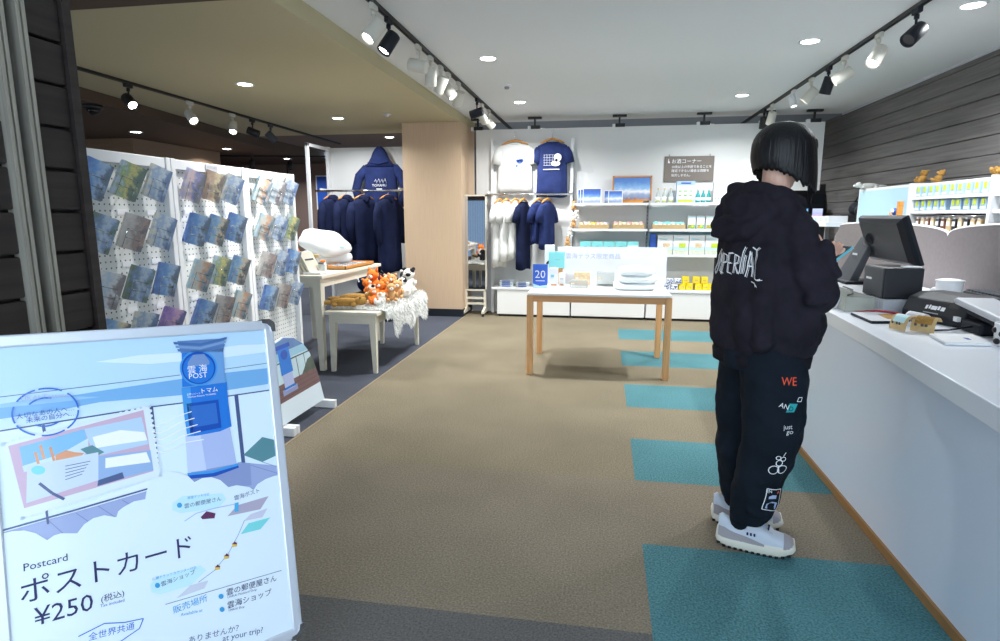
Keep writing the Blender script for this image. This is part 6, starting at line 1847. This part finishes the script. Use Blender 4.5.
for L_ in letters:
    for s_ in L_:
        for q in stroke([(a, b_) for a, b_ in s_], .0042): sh.append((q, W_))
        for q in stroke([(a + .0065, b_ - .002) for a, b_ in s_], .002): sh.append((q, W_))
wrap('back_lettering', sh, TH, PT(-.2, -.115, 1.115), rT, Z, -fT, 'white spiky gothic lettering across the back')

# ---- trousers
g = G(); m = 'pants_black'


def oval(c, a, b_, n=40, ph=0., fold=.03, ax=fH, ay=rH):
    out = []
    for i in range(n):
        t_ = 2 * PI * i / n; w_ = 1 + fold * math.sin(t_ * 5 + ph)
        out.append(V(c) + ax * math.cos(t_) * a * w_ + ay * math.sin(t_) * b_ * w_)
    return out


g.rings([oval(PH(0, 0, .93), .13, .16), oval(PH(0, 0, .84), .15, .185), oval(PH(0, 0, .74), .14, .18)], m)
lr = [(hipR.lerp(kR, 0), .86, .115, .10), (hipR.lerp(kR, .35), .73, .125, .112), (hipR.lerp(kR, .7), .60, .122, .108), (kR, .46, .112, .102), (kR.lerp(aR, .45), .32, .098, .092), (kR.lerp(aR, .8), .20, .084, .084), (aR, .145, .078, .076), (aR, .11, .062, .06)]
for dx, side in ((0, 'R'), (0, 'L')):
    rs = []
    for i, (c, z, a, b_) in enumerate(lr):
        if side == 'L':
            c = [hipL, hipL.lerp(kL, .35), hipL.lerp(kL, .7), kL, kL.lerp(aL, .45), kL.lerp(aL, .8), aL, aL][i]
        off = .018 * math.sin(i * 1.3)
        rs.append(oval(V((c.x + .008 + off * .3, c.y, z)), a, b_, ph=i * 1.9, fold=.02 + .02 * (i > 4)))
    g.rings(rs[::-1], m)
for (x, y, z, dx, dz, r_) in ((.59, 2.312, .185, .07, -.015, .016), (.59, 2.315, .24, .08, .02, .012), (.62, 2.298, .31, .07, .03, .010), (.64, 2.29, .50, .09, .04, .010)): g.chain([(x, y, z), (x + dx, y + .01, z + dz)], [r_, r_], m)
pants = g.done('trousers', person)
remesh(pants, .0075, 4, .5)
dm = pants.modifiers.new('d', 'DISPLACE'); dm.texture = tex; dm.strength = .022; dm.mid_level = .5; dm.texture_coords = 'LOCAL'
s2 = pants.modifiers.new('s', 'SMOOTH'); s2.iterations = 2; s2.factor = .5
bake(pants)
TP = tree(pants)
# prints down the outer leg; view normal of that side
nS = V((.30, -.95, 0)).normalized(); uS = V((.95, .30, 0)).normalized()


def on_leg(name, shapes, px, py, label=None, rot=0):
    """centre of the print where the photograph shows it, found on the cloth"""
    d = ray(px, py).normalized(); h = TP.ray_cast(CAM, d, 6)
    o = h[0] if h[0] is not None else CAM + d * 2.4
    nn_ = V((h[1].x, h[1].y, 0)).normalized() if h[0] is not None else nS
    if nn_.dot(-d) < 0: nn_ = -nn_
    u_ = Z.cross(nn_).normalized(); w_ = Z.copy()
    if rot: u_, w_ = u_ * math.cos(rot) + w_ * math.sin(rot), w_ * math.cos(rot) - u_ * math.sin(rot)
    return wrap(name, shapes, TP, o, u_, w_, nn_, label)


def ring_sh(cx, cy, r, wd, n=16): return stroke([(cx + r * math.cos(2 * PI * i / n), cy + r * math.sin(2 * PI * i / n)) for i in range(n + 1)], wd)


mat('print_red', srgb(240, 84, 44), .5); mat('print_teal', srgb(40, 170, 172), .5)
on_leg('leg_print', glyph_shapes('WE', -.027, -.02, .054, 'print_red', 1.25), 789, 380, 'orange letters WE')
sh = glyph_shapes('AN', -.034, -.01, .036, 'print_white') + [([(.0, -.022), (.03, -.012), (.03, .022), (.0, .014)], 'print_teal')] + glyph_shapes('D', .006, -.012, .016, 'pants_black') + [(q, 'print_white') for q in stroke([(.024, .03), (.04, .034), (.038, .05), (.024, .046), (.024, .03)], .0025)]
on_leg('leg_print', sh, 788, 407, 'white and teal letters AND', R(-18))
sh = glyph_shapes('just', -.024, .0, .036, 'print_white') + glyph_shapes('go', -.01, -.02, .026, 'print_white')
on_leg('leg_print', sh, 789, 429, 'small white handwriting')
sh = []
for cx, cy, r in ((-.016, -.03, .018), (.016, -.028, .018), (.0, .0, .012), (.012, .018, .009), (-.006, .022, .008)): sh += [(q, 'print_white') for q in ring_sh(cx, cy, r, .0032)]
sh += [(q, 'print_white') for q in stroke([(.01, .03), (.018, .046)], .003)] + [(q, 'print_white') for q in stroke([(-.002, -.01), (.006, -.04)], .003)]
on_leg('leg_print', sh, 779, 463, 'white outline drawing')
sh = [(q, 'print_white') for q in stroke([(-.036, -.04), (.026, -.052), (.038, .038), (-.028, .048), (-.036, -.04)], .003)]
sh += [([(-.026, -.036), (.016, -.042), (.02, -.014), (-.004, -.006), (-.024, -.016)], 'print_faint'), ([(-.02, .006), (.012, .004), (.014, .018), (-.006, .022), (-.02, .016)], 'print_faint'), ([(.016, .022), (.026, .026), (.027, .033), (.017, .03)], 'print_red')]
sh += glyph_shapes('IN', -.026, .031, .016, 'print_white')
on_leg('leg_print', sh, 773, 500, 'white framed patch print with a red mark')

# ---- sneakers
def shoe(heel, toe, side):
    h, t_ = V((*heel, 0)), V((*toe, 0)); f = (t_ - h).normalized(); L = (t_ - h).length; r_ = V((f.y, -f.x, 0))
    def S_(a, b_, z): return h + f * a * L + r_ * b_ + Z * z
    wd = lambda a: .034 + .016 * math.sin(min(1, a / .75) * PI * .62) if a < .8 else .034 + .016 * math.sin(PI * .62) * (1 - ((a - .8) / .2) ** 2 * .75) - .006 * (a - .8)
    outs = [(a / 20., wd(a / 20.)) for a in range(21)]
    loop = [(a, w_) for a, w_ in outs] + [(a, -w_) for a, w_ in outs[::-1]]
    def ringz(z, sc, lift=None): return [S_(a if sc == 1 else .5 + (a - .5) * (1 - (1 - sc) * .4), b_ * sc, (z + (lift(a) if lift else 0))) for a, b_ in loop]
    rock = lambda a: .022 * max(0, (a - .78) / .22) ** 1.5 + .014 * max(0, (.12 - a) / .12)
    t = person
    g = G(); g.rings([ringz(.004, .9, rock), ringz(.012, .98, rock), ringz(.03, 1.06, lambda a: rock(a) * .8), ringz(.045, 1.0, lambda a: rock(a) * .6 + .008 * (1 - a)), ringz(.05, .92, lambda a: rock(a) * .5 + .008 * (1 - a))], 'sole')
    o = g.done('sneaker_sole', t)
    g = G()
    for k_ in range(13):
        a = .03 + k_ * .075
        for b_ in (-1, 1):
            w_ = wd(min(a, 1)) * .86; p = S_(a, b_ * w_, rock(a) + .0055); g.box(p - V((.006, .006, .005)), p + V((.006, .006, .005)), 'sole_dark')
    td = g.done('tread', t); td['kind'] = 'stuff'
    # upper
    hz = [(0.0, .07), (.06, .085), (.2, .07), (.32, .072), (.45, .08), (.6, .063), (.75, .045), (.86, .036), (.94, .024), (1.0, .004)]
    def hgt(a):
        for (a0_, h0), (a1_, h1) in zip(hz, hz[1:]):
            if a <= a1_: return h0 + (h1 - h0) * (a - a0_) / (a1_ - a0_ + 1e-9)
        return .02
    N = 22; rs = []
    for k_ in range(N + 1):
        a = .015 + .97 * k_ / N; hh = hgt(a); w_ = wd(a) * .97; row = []
        for q in range(17):
            ph = PI * q / 16; row.append(S_(a, math.copysign(abs(math.cos(ph)) ** .7, math.cos(ph)) * w_ * (1 - .28 * math.sin(ph) * (a < .4)), .042 + rock(a) * .4 + math.sin(ph) ** .8 * hh))
        rs.append(row)
    g = G(); vv = [[g.v(p) for p in row] for row in rs]
    for a_, b_ in zip(vv, vv[1:]):
        for q in range(16): g.face([a_[q], a_[q + 1], b_[q + 1], b_[q]], 'mesh_white', True)
    g.face(vv[0][::-1], 'shoe_grey'); g.face(vv[-1], 'shoe_grey')
    g.done('sneaker_upper', t)
    # toe cap and heel counter
    def patch(a0_, a1_, q0, q1, m_, name, lift=.0025):
        g = G(); kk = 8; rows = []
        for k_ in range(kk + 1):
            a = a0_ + (a1_ - a0_) * k_ / kk; hh = hgt(a); w_ = wd(a) * .97; row = []
            for q in range(9):
                ph = PI * (q0(k_ / kk) + (q1(k_ / kk) - q0(k_ / kk)) * q / 8); c_ = math.copysign(abs(math.cos(ph)) ** .7, math.cos(ph)) * w_ * (1 - .28 * math.sin(ph) * (a < .4)); z = .042 + rock(a) * .4 + math.sin(ph) ** .8 * hh
                row.append(S_(a, c_ * 1.0 + math.copysign(lift, c_), z + lift * math.sin(ph)))
            rows.append([g.v(p) for p in row])
        for a_, b_ in zip(rows, rows[1:]):
            for q in range(8): g.face([a_[q], a_[q + 1], b_[q + 1], b_[q]], m_, True)
        g.done(name, t)
    patch(.86, .985, lambda s_: 0, lambda s_: 1, 'shoe_grey', 'toe_cap')
    for (qa, qb) in ((0, .25), (1, .75)):
        patch(.02, .62, lambda s_, qa=qa: qa, lambda s_, qa=qa, qb=qb: qa + (qb - qa) * (.62 - s_ * .5), 'shoe_grey', 'heel_panel')
    patch(.36, .72, lambda s_: .36, lambda s_: .64, 'light_grey', 'tongue', .004)
    g = G()
    for k_ in range(5):
        a = .42 + k_ * .06; hh = hgt(a) + .053; g.tube([S_(a, -.022, hh - .008), S_(a + .01, 0, hh + .004), S_(a, .022, hh - .008)], .003, 'print_faint' if k_ % 2 else 'navy', 6)
    g.tube([S_(.42, 0, hgt(.42) + .06), S_(.38, .03, hgt(.42) + .065), S_(.44, .04, hgt(.42) + .04)], .0025, 'print_faint', 6)
    g.done('laces', t)
    g = G()
    for k_ in range(3):
        a = .40 + k_ * .045; c_ = wd(a) * .97; g.box(S_(a, c_ * .99 + .001, .082) - V((.003, .003, .005)), S_(a, c_ * .99 + .001, .082) + V((.003, .003, .005)), 'navy')
    g.done('side_marks', t)
    g = G(); g.chain([h + f * .085 + Z * .11, h + f * .09 + Z * .17], [.042, .045], 'pants_black'); g.done('sock', t)


shoe((.495, 2.415), (.775, 2.345), 1)
shoe((.505, 2.60), (.785, 2.56), -1)

# ---- phone held in the right hand
pc = V((.902, 2.60, 1.168)); pu = V((.62, .35, .42)).normalized(); pn = V((-.45, -.28, .85)); pn = (pn - pu * pn.dot(pu)).normalized(); pv = pn.cross(pu)
t = thing('phone', 'phone in a pale blue case held by the person', 'phone', pc)
FM = Matrix((pu, pv, pn)).transposed().to_4x4(); FM.translation = pc
g = G(); g.M = FM; g.box((-.075, -.038, -.005), (.075, .038, .005), 'phone_teal', bev=.004); g.done('case', t)
g = G(); g.M = FM; g.box((-.07, -.033, .0052), (.07, .033, .0062), 'screen_dark'); g.done('screen', t)
g = G(); g.M = FM; g.box((.045, .012, -.009), (.066, .032, -.0052), 'light_grey', bev=.002); g.done('camera_bump', t)

bpy.data.objects.remove(_fc)
